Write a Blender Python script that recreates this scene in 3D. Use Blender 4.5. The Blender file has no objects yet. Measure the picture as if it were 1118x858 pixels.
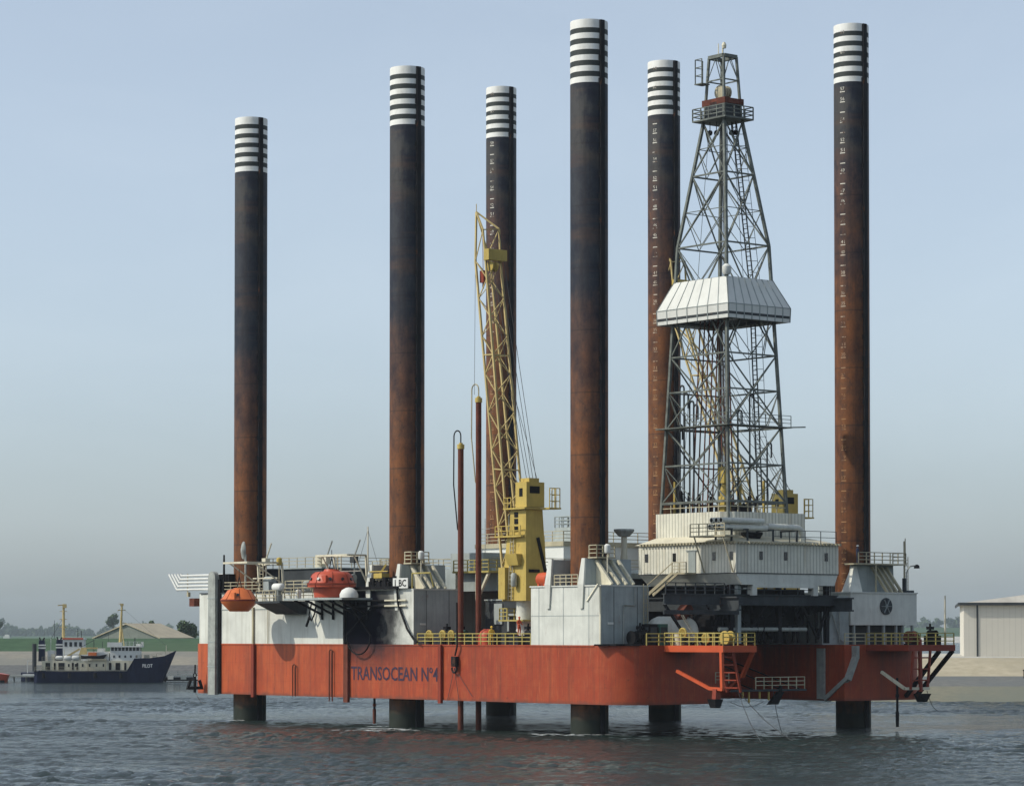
import bpy, bmesh, math, random
from mathutils import Vector, Matrix
R = math.radians
random.seed(7)
sc = bpy.context.scene
COL = sc.collection
V3 = Vector

# ------------------------------------------------------------------ camera
F_PX, PITCH, HY, CH = 3129.5, R(1.7), 692.0, 9.5
cam_d = bpy.data.cameras.new('camera'); cam = bpy.data.objects.new('camera', cam_d); COL.objects.link(cam)
cam.location = (0, 0, CH); cam.rotation_euler = (math.pi/2 + PITCH, 0, 0)
cam_d.sensor_width = 36; cam_d.lens = 36*F_PX/1118
pc = HY - F_PX*math.tan(PITCH)
cam_d.shift_y = (pc - 429.0)/1118
cam_d.clip_start = 1; cam_d.clip_end = 12000
sc.camera = cam

# ------------------------------------------------------------------ light
SUN = V3((-0.98, -0.20, 0)).normalized(); EL = R(42)
sdir = V3((SUN.x*math.cos(EL), SUN.y*math.cos(EL), math.sin(EL)))
sl = bpy.data.lights.new('sun', 'SUN'); so = bpy.data.objects.new('sun', sl); COL.objects.link(so)
so.rotation_euler = sdir.to_track_quat('Z', 'Y').to_euler(); so.location = (-300, 0, 300)
sl.energy = 3.0; sl.angle = R(0.6); sl.color = (1.0, 0.93, 0.80)
w = bpy.data.worlds.new('World'); sc.world = w; w.use_nodes = True
nt = w.node_tree; bg = nt.nodes['Background']
sky = nt.nodes.new('ShaderNodeTexSky'); sky.sky_type = 'NISHITA'; sky.sun_disc = False
sky.sun_elevation = EL; sky.sun_rotation = math.atan2(sdir.x, sdir.y)
sky.air_density = 0.95; sky.dust_density = 1.6; sky.ozone_density = 3.2; sky.altitude = 0
hsv = nt.nodes.new('ShaderNodeHueSaturation'); hsv.inputs['Saturation'].default_value = 0.44
tint = nt.nodes.new('ShaderNodeMix'); tint.data_type = 'RGBA'; tint.blend_type = 'MULTIPLY'; tint.inputs[0].default_value = 1; tint.inputs[7].default_value = (.92, 1.0, 1.06, 1)
# faint high cloud: a slow noise over the sky directions
gen = nt.nodes.new('ShaderNodeTexCoord'); cmap = nt.nodes.new('ShaderNodeMapping'); cmap.inputs['Scale'].default_value = (1, 1, 2.2)
cn = nt.nodes.new('ShaderNodeTexNoise'); cn.inputs['Scale'].default_value = 7; cn.inputs['Detail'].default_value = 6; cn.inputs['Roughness'].default_value = .55; cn.inputs['Distortion'].default_value = .5
cr = nt.nodes.new('ShaderNodeMapRange'); cr.inputs[1].default_value = .42; cr.inputs[2].default_value = .72; cr.inputs[3].default_value = 0; cr.inputs[4].default_value = .07
cmx = nt.nodes.new('ShaderNodeMix'); cmx.data_type = 'RGBA'; cmx.inputs[7].default_value = (6.3, 6.9, 7.3, 1)
nt.links.new(gen.outputs['Generated'], cmap.inputs[0]); nt.links.new(cmap.outputs[0], cn.inputs['Vector']); nt.links.new(cn.outputs[0], cr.inputs[0]); nt.links.new(cr.outputs[0], cmx.inputs[0])
nt.links.new(sky.outputs[0], hsv.inputs['Color']); nt.links.new(hsv.outputs[0], tint.inputs[6]); nt.links.new(tint.outputs[2], cmx.inputs[6]); nt.links.new(cmx.outputs[2], bg.inputs[0]); bg.inputs[1].default_value = 0.132
sc.view_settings.view_transform = 'Standard'; sc.view_settings.look = 'None'
sc.view_settings.exposure = 0.22; sc.view_settings.gamma = 1
sc.cycles.use_denoising = True
sc.cycles.max_bounces = 6; sc.cycles.volume_bounces = 3

# ------------------------------------------------------------------ rig frame: x = v (towards the right end), y = u (towards the far left end)
RIG = Matrix.Translation((7.338, 271.58, 0)) @ Matrix.Rotation(R(39), 4, 'Z')
LU, LV, DT, DB = 28.8, 35.56, 8.45, 2.95

# ------------------------------------------------------------------ materials
class N:
    def __init__(s, name):
        s.m = bpy.data.materials.new(name); s.m.use_nodes = True
        s.t = s.m.node_tree; s.b = s.t.nodes['Principled BSDF']
        s.co = s.t.nodes.new('ShaderNodeTexCoord').outputs['Object']
    def link(s, a, b): s.t.links.new(a, b)
    def mp(s, sc_, src=None):
        n = s.t.nodes.new('ShaderNodeMapping'); n.inputs['Scale'].default_value = sc_
        s.link(src or s.co, n.inputs[0]); return n.outputs[0]
    def noise(s, scale, detail=4, rough=.6, vec=None, dist=0):
        n = s.t.nodes.new('ShaderNodeTexNoise'); n.inputs['Scale'].default_value = scale
        n.inputs['Detail'].default_value = detail; n.inputs['Roughness'].default_value = rough
        n.inputs['Distortion'].default_value = dist
        s.link(vec or s.co, n.inputs['Vector']); return n.outputs[0]
    def ramp(s, src, stops, mode='LINEAR'):
        n = s.t.nodes.new('ShaderNodeValToRGB'); e = n.color_ramp.elements; n.color_ramp.interpolation = mode
        while len(e) < len(stops): e.new(0.5)
        for k, (p, c) in enumerate(stops):
            e[k].position = p; e[k].color = (c, c, c, 1) if isinstance(c, (int, float)) else (*c, 1)
        s.link(src, n.inputs[0]); return n.outputs[0]
    def mix(s, f, a, b, mode='MIX'):
        n = s.t.nodes.new('ShaderNodeMix'); n.data_type = 'RGBA'; n.blend_type = mode
        for sock, v in ((n.inputs[0], f), (n.inputs[6], a), (n.inputs[7], b)):
            if isinstance(v, (int, float)): sock.default_value = v if sock is n.inputs[0] else (v, v, v, 1)
            elif isinstance(v, tuple): sock.default_value = (*v, 1)
            else: s.link(v, sock)
        return n.outputs[2]
    def math(s, op, a, b=None, c=None):
        n = s.t.nodes.new('ShaderNodeMath'); n.operation = op
        for k, v in enumerate((a, b, c)):
            if v is None: continue
            if isinstance(v, (int, float)): n.inputs[k].default_value = v
            else: s.link(v, n.inputs[k])
        return n.outputs[0]
    def xyz(s, src=None):
        n = s.t.nodes.new('ShaderNodeSeparateXYZ'); s.link(src or s.co, n.inputs[0]); return n.outputs
    def rng(s, src, a, b, c=0., d=1.):
        n = s.t.nodes.new('ShaderNodeMapRange'); s.link(src, n.inputs[0])
        for k, v in enumerate((a, b, c, d)): n.inputs[k+1].default_value = v
        return n.outputs[0]
    def bump(s, h, strength, dist=.05):
        n = s.t.nodes.new('ShaderNodeBump'); n.inputs['Strength'].default_value = strength
        n.inputs['Distance'].default_value = dist; s.link(h, n.inputs['Height']); s.link(n.outputs[0], s.b.inputs['Normal'])
    def fin(s, col, rough=.6, metal=0.):
        if isinstance(col, tuple): s.b.inputs['Base Color'].default_value = (*col, 1)
        else: s.link(col, s.b.inputs['Base Color'])
        if isinstance(rough, (int, float)): s.b.inputs['Roughness'].default_value = rough
        else: s.link(rough, s.b.inputs['Roughness'])
        s.b.inputs['Metallic'].default_value = metal
        if not isinstance(rough, (int, float)) or rough > .2: s.b.inputs['Specular IOR Level'].default_value = .22
        return s.m

def scl(c, k): return tuple(min(1, x*k) for x in c)
def paint(name, c, var=.22, streak=.25, rust=.15, rough=.55, scale=.35, dirt=(.06, .045, .035)):
    n = N(name)
    a = n.noise(scale, 5, .65)
    col = n.mix(n.ramp(a, [(.35, 0), (.65, 1)]), scl(c, 1-var), scl(c, 1+var*.35))
    st = n.noise(1.0, 4, .6, n.mp((2.2, 2.2, .18)))
    col = n.mix(n.math('MULTIPLY', n.ramp(st, [(.45, 0), (.72, 1)]), streak), col, scl(c, .42))
    if rust:
        r_ = n.noise(1.3, 6, .7, n.mp((1, 1, .45)), .4)
        col = n.mix(n.math('MULTIPLY', n.ramp(r_, [(.62, 0), (.74, 1)]), rust*3), col, (.16, .06, .025))
    n.bump(n.noise(6, 3), .15, .02)
    return n.fin(col, rough)

WHITE = (.60, .61, .55)
M = {}
M['white'] = paint('white_paint', WHITE, .15, .25, .12)
M['cream'] = paint('cream_paint', (.62, .58, .44), .15, .3, .15)
M['cleanwhite'] = paint('clean_white_paint', (.64, .65, .61), .08, .1, .03)
M['grey'] = paint('grey_paint', (.33, .37, .36), .2, .35, .15)
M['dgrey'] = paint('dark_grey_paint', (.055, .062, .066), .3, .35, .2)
M['dark'] = paint('soiled_steel_and_shade', (.016, .016, .018), .4, .3, .25)  # also carries the shade put into parts under the drill floor
M['black'] = paint('black_rubber', (.012, .012, .013), .2, .1, 0)
M['yellow'] = paint('yellow_paint', (.49, .365, .095), .2, .3, .2)
M['railyellow'] = paint('rail_yellow', (.40, .33, .10), .25, .2, .15)
M['railgrey'] = paint('rail_cream', (.42, .38, .26), .25, .2, .15)
M['boom'] = paint('boom_cream_yellow', (.50, .39, .17), .2, .25, .15)
M['orange'] = paint('bright_orange_paint', (.50, .085, .028), .15, .2, .1)
M['lifeboat'] = paint('lifeboat_orange', (.60, .16, .05), .1, .12, .03, .4)
M['redpod'] = paint('lifeboat_red', (.46, .085, .045), .12, .15, .03, .4)
M['rust'] = paint('rusty_pipe', (.13, .038, .022), .35, .4, .3, .8, .8)
M['red'] = paint('dull_red_paint', (.23, .04, .02), .25, .3, .2)
M['galv'] = paint('galvanised_steel', (.34, .36, .33), .3, .35, .12, .5, 1.2)
M['green'] = paint('machine_green', (.05, .13, .10), .2, .3, .1)
M['navy'] = paint('navy_hull_paint', (.016, .022, .05), .25, .3, .08, .4)
M['glass'] = N('dark_glass').fin((.015, .017, .02), .15)
n = N('faded_mark_paint'); x_, y_, z_ = n.xyz(); nz_ = n.noise(1.2, 4, .7)
mk_ = n.mix(n.rng(n.math('ADD', z_, n.math('MULTIPLY', nz_, 8.)), -14, -34), (.62, .60, .52), (.36, .20, .09))
M['marks'] = n.fin(n.mix(n.ramp(nz_, [(.50, 0), (.60, 1)]), mk_, (.09, .05, .035)), .7)
M['blueletter'] = paint('faded_blue_lettering', (.045, .028, .055), .3, .5, .1)
M['whiteletter'] = N('white_lettering').fin((.75, .75, .72), .6)
M['skin'] = N('skin').fin((.45, .25, .17), .6)
M['rope'] = N('steel_wire').fin((.06, .06, .06), .5)
M['oilskin'] = N('yellow_oilskin').fin((.65, .42, .06), .6)
M['overalls'] = N('dark_overalls').fin((.04, .05, .09), .8)

# hull: orange red, patchy, darker towards the soot
n = N('hull_orange_paint'); x, y, z = n.xyz()
a = n.noise(.12, 5, .6); b_ = n.noise(.7, 5, .65)
col = n.mix(n.rng(y, 20, 46), (.34, .055, .020), (.46, .092, .028))
col = n.mix(n.ramp(a, [(.36, 0), (.64, .6)]), col, (.25, .036, .015))
col = n.mix(n.math('MULTIPLY', n.ramp(b_, [(.45, 0), (.7, 1)]), .35), col, (.44, .12, .04))
st = n.noise(1.0, 4, .65, n.mp((1.6, 1.6, .10)))
col = n.mix(n.math('MULTIPLY', n.ramp(st, [(.47, 0), (.72, 1)]), .7), col, (.15, .040, .022))
st2 = n.noise(1.0, 5, .7, n.mp((5, 5, .25)))
col = n.mix(n.math('MULTIPLY', n.math('MULTIPLY', n.ramp(st2, [(.58, 0), (.70, 1)]), n.rng(z, 4.5, 8.6)), .6), col, (.08, .028, .02))
col = n.mix(n.math('MULTIPLY', n.ramp(n.noise(2.0, 6, .75), [(.60, 0), (.68, 1)]), .7), col, (.10, .03, .018))
col = n.mix(n.math('MULTIPLY', n.ramp(n.noise(1.0, 5, .75, n.mp((7, 7, .35))), [(.48, 0), (.66, 1)]), .5), col, (.19, .045, .022))
col = n.mix(n.math('MULTIPLY', n.ramp(n.noise(1.0, 5, .75, n.mp((4, 4, .3)), .3), [(.56, 0), (.70, 1)]), .45), col, (.52, .15, .06))
col = n.mix(n.rng(n.math('ADD', z, n.math('MULTIPLY', n.noise(.8, 4), .9)), 3.75, 3.35), col, (.16, .05, .03))
fy = n.math('FRACT', n.math('DIVIDE', n.math('ADD', n.math('ADD', x, y), 100.), 4.85))
col = n.mix(n.math('MULTIPLY', n.ramp(fy, [(0, 1), (.012, 0), (.988, 0), (1, 1)]), .35), col, (.13, .035, .02))
fz = n.math('FRACT', n.math('DIVIDE', n.math('ADD', z, 100.), 1.9))
col = n.mix(n.math('MULTIPLY', n.ramp(fz, [(0, 1), (.02, 0), (.98, 0), (1, 1)]), .25), col, (.13, .035, .02))
soot = n.math('MULTIPLY', n.math('MULTIPLY', n.rng(y, 22, 30), n.rng(y, 35.4, 34.9)), n.rng(n.math('ADD', z, n.math('MULTIPLY', n.noise(.5, 4), 3.)), 6.6, 9.6))
col = n.mix(n.math('MULTIPLY', soot, 1.0), col, (.022, .012, .014))
weld = n.noise(.8, 2, .5, n.mp((.3, .3, 3.)))
n.bump(n.noise(1.6, 3), .25, .05)
M['hull'] = n.fin(col, .5)

# deckhouse: off white with the soot patch around u 26..36
n = N('deckhouse_white_paint'); x, y, z = n.xyz()
a = n.noise(.35, 5, .65)
col = n.mix(n.ramp(a, [(.35, 0), (.65, 1)]), scl(WHITE, .88), scl(WHITE, 1.06))
st = n.noise(1.0, 4, .6, n.mp((1.8, 1.8, .12)))
col = n.mix(n.math('MULTIPLY', n.ramp(st, [(.48, 0), (.74, 1)]), .4), col, (.26, .24, .18))
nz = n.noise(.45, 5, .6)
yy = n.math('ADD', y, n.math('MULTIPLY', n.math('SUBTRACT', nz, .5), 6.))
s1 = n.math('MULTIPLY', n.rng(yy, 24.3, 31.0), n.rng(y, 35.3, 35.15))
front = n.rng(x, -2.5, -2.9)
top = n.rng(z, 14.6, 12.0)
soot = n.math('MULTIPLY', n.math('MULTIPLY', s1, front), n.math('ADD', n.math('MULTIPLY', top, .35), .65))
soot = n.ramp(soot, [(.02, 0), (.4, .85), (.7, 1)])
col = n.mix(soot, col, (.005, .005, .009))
n.bump(n.noise(2.5, 3), .12, .03)
M['house'] = n.fin(col, .75)
n.link(n.math('MULTIPLY', n.math('SUBTRACT', 1., soot), .22), n.b.inputs['Specular IOR Level'])

# corrugated white cladding
def cladding(name, c, pitch=.44):
    n = N(name); x, y, z = n.xyz()
    s = n.math('ADD', x, y)
    fr = n.math('FRACT', n.math('DIVIDE', n.math('ADD', s, 200.), pitch))
    line = n.ramp(fr, [(0, 0), (.10, 1), (.80, 1), (.95, 0)])
    a = n.noise(.5, 5, .65)
    col = n.mix(n.ramp(a, [(.35, 0), (.65, 1)]), scl(c, .84), scl(c, 1.05))
    st = n.noise(1.0, 4, .6, n.mp((2.5, 2.5, .2)))
    col = n.mix(n.math('MULTIPLY', n.ramp(st, [(.5, 0), (.75, 1)]), .5), col, (.34, .27, .16))
    col = n.mix(line, scl(c, .5), col)
    n.bump(line, .6, .05)
    return n.fin(col, .55)
M['derrick'] = paint('derrick_steel', (.15, .165, .145), .45, .35, .15, .5, 1.2)
for k_ in ('black', 'dark', 'dgrey', 'navy'): M[k_].node_tree.nodes['Principled BSDF'].inputs['Specular IOR Level'].default_value = .06
M['clad'] = cladding('corrugated_white_cladding', (.66, .65, .55))

# leg steel, coordinates measured down from the top of the leg
def legmat(name, s0, s1):
    n = N(name); x, y, z = n.xyz()
    t = n.math('MULTIPLY', z, -1 / 70.)
    nz = n.noise(.10, 5, .62); nb = n.noise(.5, 6, .7, n.mp((1.6, 1.6, .8))); st = n.noise(1.0, 4, .6, n.mp((3, 3, .06)))
    k = n.math('ADD', n.math('MULTIPLY', z, -1.), n.math('MULTIPLY', n.math('SUBTRACT', nz, .5), 26.))
    k = n.math('ADD', k, n.math('MULTIPLY', n.math('SUBTRACT', nb, .5), 14.))
    rust = n.rng(k, s0, s1)
    dark = n.mix(n.ramp(nb, [(.35, 0), (.68, 1)]), (.006, .009, .020), (.034, .038, .045))
    rc = n.mix(n.ramp(nb, [(.3, 0), (.7, 1)]), (.050, .018, .009), (.215, .078, .022))
    col = n.mix(rust, dark, rc)
    hb = n.noise(1.0, 5, .7, n.mp((.05, .05, .42)))
    col = n.mix(n.math('MULTIPLY', n.ramp(hb, [(.50, 0), (.66, 1)]), .5), col, (.085, .045, .028))
    col = n.mix(n.math('MULTIPLY', n.ramp(n.noise(2.2, 6, .75), [(.56, 0), (.68, 1)]), .55), col, (.012, .012, .016))
    fz = n.math('FRACT', n.math('DIVIDE', z, 5.9))
    col = n.mix(n.math('MULTIPLY', n.ramp(fz, [(0, 1), (.02, 0), (.98, 0), (1, 1)]), .55), col, (.012, .011, .012))
    ad = n.math('ABSOLUTE', n.math('ADD', k, -12.))
    col = n.mix(n.math('MULTIPLY', n.rng(ad, 3.0, .5), .2), col, (.12, .10, .065))
    col = n.mix(n.math('MULTIPLY', n.ramp(st, [(.5, 0), (.75, 1)]), .5), col, (.018, .014, .014))
    # algae and wet band at the foot
    g = n.xyz(n.t.nodes.new('ShaderNodeNewGeometry').outputs['Position'])[2]
    col = n.mix(n.rng(n.math('ADD', g, n.math('MULTIPLY', nb, 1.4)), 3.4, 2.0), col, (.016, .021, .014))
    # warning bands on the top six metres
    stops = [(0, 1)]; p = .8
    for i in range(5):
        stops += [(p/6.2, 0), ((p+.49)/6.2, 1)]; p += 1.04
    stops += [(min(.999, (p+.02)/6.2), 0)]
    band = n.ramp(n.math('DIVIDE', n.math('MULTIPLY', z, -1.), 6.2), stops, 'CONSTANT')
    wc = n.mix(n.ramp(nb, [(.4, 0), (.7, 1)]), (.74, .74, .70), (.58, .57, .52))
    zone = n.math('LESS_THAN', n.math('MULTIPLY', z, -1.), 6.02)
    col = n.mix(n.math('MULTIPLY', zone, n.math('SUBTRACT', 1., band)), col, (.028, .034, .032))
    col = n.mix(n.math('MULTIPLY', band, zone), col, wc)
    n.bump(n.noise(3, 4, .6), .2, .03)
    return n.fin(col, .62)
M['leg_near'] = legmat('leg_steel_near_row', 22, 42)
M['leg_far'] = legmat('leg_steel_far_row', 13, 30)

# ------------------------------------------------------------------ mesh builder
class MB:
    def __init__(s): s.v = []; s.f = []
    def add(s, vs, fs):
        o = len(s.v); s.v += [V3(p) for p in vs]; s.f += [tuple(i+o for i in f) for f in fs]; return s
    def hexa(s, b, t):      # two quads, both counter clockwise from above
        s.add(list(b)+list(t), [(3, 2, 1, 0), (4, 5, 6, 7), (0, 1, 5, 4), (1, 2, 6, 5), (2, 3, 7, 6), (3, 0, 4, 7)]); return s
    def box(s, x0, x1, y0, y1, z0, z1):
        if x0 > x1: x0, x1 = x1, x0
        if y0 > y1: y0, y1 = y1, y0
        if z0 > z1: z0, z1 = z1, z0
        return s.hexa([(x0, y0, z0), (x1, y0, z0), (x1, y1, z0), (x0, y1, z0)], [(x0, y0, z1), (x1, y0, z1), (x1, y1, z1), (x0, y1, z1)])
    def frustum(s, a, za, b, zb):   # a,b = (x0,x1,y0,y1)
        return s.hexa([(a[0], a[2], za), (a[1], a[2], za), (a[1], a[3], za), (a[0], a[3], za)], [(b[0], b[2], zb), (b[1], b[2], zb), (b[1], b[3], zb), (b[0], b[3], zb)])
    def poly(s, pts, z0, z1):       # vertical prism, pts ccw
        k = len(pts)
        s.add([(p[0], p[1], z0) for p in pts]+[(p[0], p[1], z1) for p in pts],
              [tuple(reversed(range(k))), tuple(range(k, 2*k))]+[(i, (i+1) % k, k+(i+1) % k, k+i) for i in range(k)]); return s
    def cyl(s, p0, p1, r0, r1=None, k=12, caps=True):
        r1 = r0 if r1 is None else r1
        p0, p1 = V3(p0), V3(p1); d = (p1-p0)
        if d.length < 1e-6: return s
        d.normalize(); a = d.orthogonal().normalized(); b = d.cross(a)
        vs = []
        for p, r in ((p0, r0), (p1, r1)):
            vs += [p+(a*math.cos(2*math.pi*i/k)+b*math.sin(2*math.pi*i/k))*r for i in range(k)]
        fs = [(i, (i+1) % k, k+(i+1) % k, k+i) for i in range(k)]
        if caps: fs += [tuple(reversed(range(k))), tuple(range(k, 2*k))]
        return s.add(vs, fs)
    def bar(s, p0, p1, wd, hd=None, up=(0, 0, 1)):
        hd = wd if hd is None else hd
        p0, p1 = V3(p0), V3(p1); d = (p1-p0)
        if d.length < 1e-6: return s
        d.normalize(); up = V3(up)
        if abs(d.dot(up)) > .98: up = V3((1, 0, 0))
        a = d.cross(up).normalized()*wd/2; b = a.cross(d).normalized()*hd/2
        q = [p0-a-b, p0+a-b, p0+a+b, p0-a+b]; r = [p1-a-b, p1+a-b, p1+a+b, p1-a+b]
        return s.add(q+r, [(0, 1, 2, 3), (7, 6, 5, 4), (1, 0, 4, 5), (2, 1, 5, 6), (3, 2, 6, 7), (0, 3, 7, 4)])
    def tube(s, pts, r, k=6):
        for a, b in zip(pts, pts[1:]): s.cyl(a, b, r, k=k)
        return s
    def lathe(s, c, prof, k=24, axis='Z', sc_=(1, 1)):
        c = V3(c); vs = []; fs = []
        for h, r in prof:
            for i in range(k):
                a = 2*math.pi*i/k; p, q = r*math.cos(a)*sc_[0], r*math.sin(a)*sc_[1]
                vs.append(c+(V3((p, q, h)) if axis == 'Z' else V3((h, p, q)) if axis == 'X' else V3((p, h, q))))
        m = len(prof)
        for j in range(m-1):
            for i in range(k): fs.append((j*k+i, j*k+(i+1) % k, (j+1)*k+(i+1) % k, (j+1)*k+i))
        fs += [tuple(reversed(range(k))), tuple(range((m-1)*k, m*k))]
        return s.add(vs, fs)
    def build(s, name, mat, parent=None, base=(0, 0, 0), smooth=False, label=None):
        base = V3(base)
        me = bpy.data.meshes.new(name); me.from_pydata([tuple(p-base) for p in s.v], [], s.f)
        bm = bmesh.new(); bm.from_mesh(me); bmesh.ops.recalc_face_normals(bm, faces=bm.faces); bm.to_mesh(me); bm.free()
        me.materials.append(mat)
        if smooth:
            me.polygons.foreach_set('use_smooth', [True]*len(me.polygons))
            bm = bmesh.new(); bm.from_mesh(me)
            for e in bm.edges:
                if len(e.link_faces) == 2 and e.calc_face_angle(0) > R(40): e.smooth = False
            bm.to_mesh(me); bm.free()
        o = bpy.data.objects.new(name, me); COL.objects.link(o)
        if parent is not None: o.parent = parent
        if label: o['label'] = label
        return o

def tag(o, label=None, cat=None, group=None, kind=None):
    if label: o['label'] = label
    if cat: o['category'] = cat
    if group: o['group'] = group
    if kind: o['kind'] = kind
    return o
class Thing:
    """an Empty at the base point; parts are given in the frame's coordinates"""
    def __init__(s, name, label, cat, base, group=None, frame=RIG):
        s.e = bpy.data.objects.new(name, None); COL.objects.link(s.e); s.e.empty_display_size = .3
        s.base = V3(base); s.e.matrix_world = frame @ Matrix.Translation(s.base)
        tag(s.e, label, cat, group)
    def part(s, mb, name, mat, parent=None, smooth=False, label=None):
        return mb.build(name, mat, parent or s.e, s.base, smooth, label)
def single(mb, name, mat, label, cat, base, group=None, frame=RIG, smooth=False, kind=None):
    o = mb.build(name, mat, None, base, smooth); o.matrix_world = frame @ Matrix.Translation(V3(base))
    return tag(o, label, cat, group, kind)
def copy_tree(o, parent=None):
    c = o.copy(); COL.objects.link(c); c.parent = parent
    for ch in [q for q in o.children]: copy_tree(ch, c)
    return c
def text_mb(body, height, width, org, xd, yd, depth=.02, bold=.0):
    """letters as mesh: org = lower left, xd / yd = unit directions"""
    cu = bpy.data.curves.new('t', 'FONT'); cu.body = body; cu.size = 1; cu.extrude = 0; cu.offset = bold; cu.resolution_u = 2
    ob = bpy.data.objects.new('t', cu); COL.objects.link(ob)
    dg = bpy.context.evaluated_depsgraph_get(); me = bpy.data.meshes.new_from_object(ob.evaluated_get(dg))
    vs = [v.co.copy() for v in me.vertices]; fs = [tuple(p.vertices) for p in me.polygons]
    bpy.data.objects.remove(ob); bpy.data.curves.remove(cu); bpy.data.meshes.remove(me)
    x0 = min(v.x for v in vs); x1 = max(v.x for v in vs); y0 = min(v.y for v in vs); y1 = max(v.y for v in vs)
    org, xd, yd = V3(org), V3(xd), V3(yd); nn = xd.cross(yd)*depth
    m = MB(); m.add([org+xd*((v.x-x0)/(x1-x0)*width)+yd*((v.y-y0)/(y1-y0)*height)+nn for v in vs], fs)
    return m
def rail(mb, pts, h=1.1, step=1.5, r=.035, rows=3, closed=False):
    pts = [V3(p) for p in pts]
    if closed: pts.append(pts[0])
    for a, b in zip(pts, pts[1:]):
        L = (b-a).length; k = max(1, round(L/step))
        for i in range(k+1):
            p = a+(b-a)*i/k; mb.bar(p, p+V3((0, 0, h)), r*2)
        for j in range(rows):
            o = V3((0, 0, h*(1-j/rows))); mb.bar(a+o, b+o, r*1.8)
    return mb
def ladder(mb, p0, p1, wdir, wd=.45, step=.32, r=.03, cage=False):
    p0, p1, wdir = V3(p0), V3(p1), V3(wdir).normalized()*wd/2
    mb.bar(p0-wdir, p1-wdir, r*2); mb.bar(p0+wdir, p1+wdir, r*2)
    k = int((p1-p0).length/step)
    for i in range(1, k): p = p0+(p1-p0)*i/k; mb.bar(p-wdir, p+wdir, r*1.4)
    return mb
def arc(c, r, a0, a1, k, ax, ay):
    return [V3(c)+V3(ax)*r*math.cos(a0+(a1-a0)*i/k)+V3(ay)*r*math.sin(a0+(a1-a0)*i/k) for i in range(k+1)]
def rounded(pts, rad, k=10):
    out = []
    m = len(pts)
    for i, p in enumerate(pts):
        r = rad[i]; p = V3((*p, 0)); a = V3((*pts[i-1], 0)); b = V3((*pts[(i+1) % m], 0))
        if not r: out.append((p.x, p.y)); continue
        da = (a-p).normalized(); db = (b-p).normalized(); c = p+(da+db)*r
        for j in range(k+1):
            t = math.pi/2*j/k
            q = c-db*r*math.cos(t)-da*r*math.sin(t); out.append((q.x, q.y))
    return out

# ================================================================== WATER, SHORE, SKY AIR
def flat_sheet(name, x0, x1, y0, y1, z, mat, kind='structure', label=None, cat=None):
    m = MB(); m.add([(x0, y0, z), (x1, y0, z), (x1, y1, z), (x0, y1, z)], [(0, 1, 2, 3)])
    o = m.build(name, mat); return tag(o, label, cat, None, kind)
n = N('harbour_water')
big = n.noise(.010, 3, .5, n.mp((1, 1.6, 1)))
h1 = n.noise(.55, 6, .62, n.mp((.75, 1, 1)), .3); h2 = n.noise(2.4, 5, .65)
h0 = n.noise(.09, 3, .5)
hh = n.math('ADD', n.math('MULTIPLY', h1, 1.0), n.math('ADD', n.math('MULTIPLY', h2, .75), n.math('MULTIPLY', h0, 1.2)))
n.bump(hh, 1.0, .55)
n.b.inputs['IOR'].default_value = 1.33
M['water'] = n.fin((.016, .028, .024), n.ramp(big, [(.4, .06), (.6, .16)]))
from mathutils import noise as mn
M['water'].node_tree.nodes['Principled BSDF'].inputs['Specular IOR Level'].default_value = .5
water = MB()
gx0, gx1, gy0, gy1, dx, dy = -75, 75, 150, 430, .38, .46
nx, ny = int((gx1-gx0)/dx), int((gy1-gy0)/dy)
vs = []
for j in range(ny+1):
    yy = gy0+(gy1-gy0)*j/ny
    for i in range(nx+1):
        xx = gx0+(gx1-gx0)*i/nx
        e = min(1, (xx-gx0)/8, (gx1-xx)/8, (yy-gy0)/8, (gy1-yy)/8)
        h = 0.
        if e > 0:
            p = V3((xx*.30+yy*.10, yy*.36-xx*.08, 3.)); q = V3((xx*.85, yy*1.0, 9.)); g_ = mn.noise(V3((xx*.035, yy*.05, 1.)))
            lee = min(1, max(.35, (abs((xx-5)*.777+(yy-318)*.629-8)-24)/26, (240-yy)/42 if yy < 262 else 0, (abs(-(xx-5)*.629+(yy-318)*.777)-42)/20))
            h = 1.35*lee*(.10*mn.noise(p)+(.5+.5*mn.noise(q*.5))*.15*mn.noise(q)+.05*mn.noise(q*2.1)+.05*math.sin(xx*.55+yy*.9+2.5*mn.noise(p*.4)))*(1.15+1.1*g_)*e
        vs.append((xx, yy, h))
water.add(vs, [(j*(nx+1)+i, j*(nx+1)+i+1, (j+1)*(nx+1)+i+1, (j+1)*(nx+1)+i) for j in range(ny) for i in range(nx)])
for (a0, a1, b0, b1) in ((-4800, 4800, -600, gy0), (-4800, 4800, gy1, 6800), (-4800, gx0, gy0, gy1), (gx1, 4800, gy0, gy1)):
    water.add([(a0, b0, 0), (a1, b0, 0), (a1, b1, 0), (a0, b1, 0)], [(0, 1, 2, 3)])
me = bpy.data.meshes.new('water'); me.from_pydata([tuple(v) for v in water.v], [], water.f); me.materials.append(M['water'])
me.polygons.foreach_set('use_smooth', [True]*len(me.polygons))
wo = bpy.data.objects.new('water', me); COL.objects.link(wo); tag(wo, 'dark choppy harbour water', None, None, 'structure')

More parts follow.
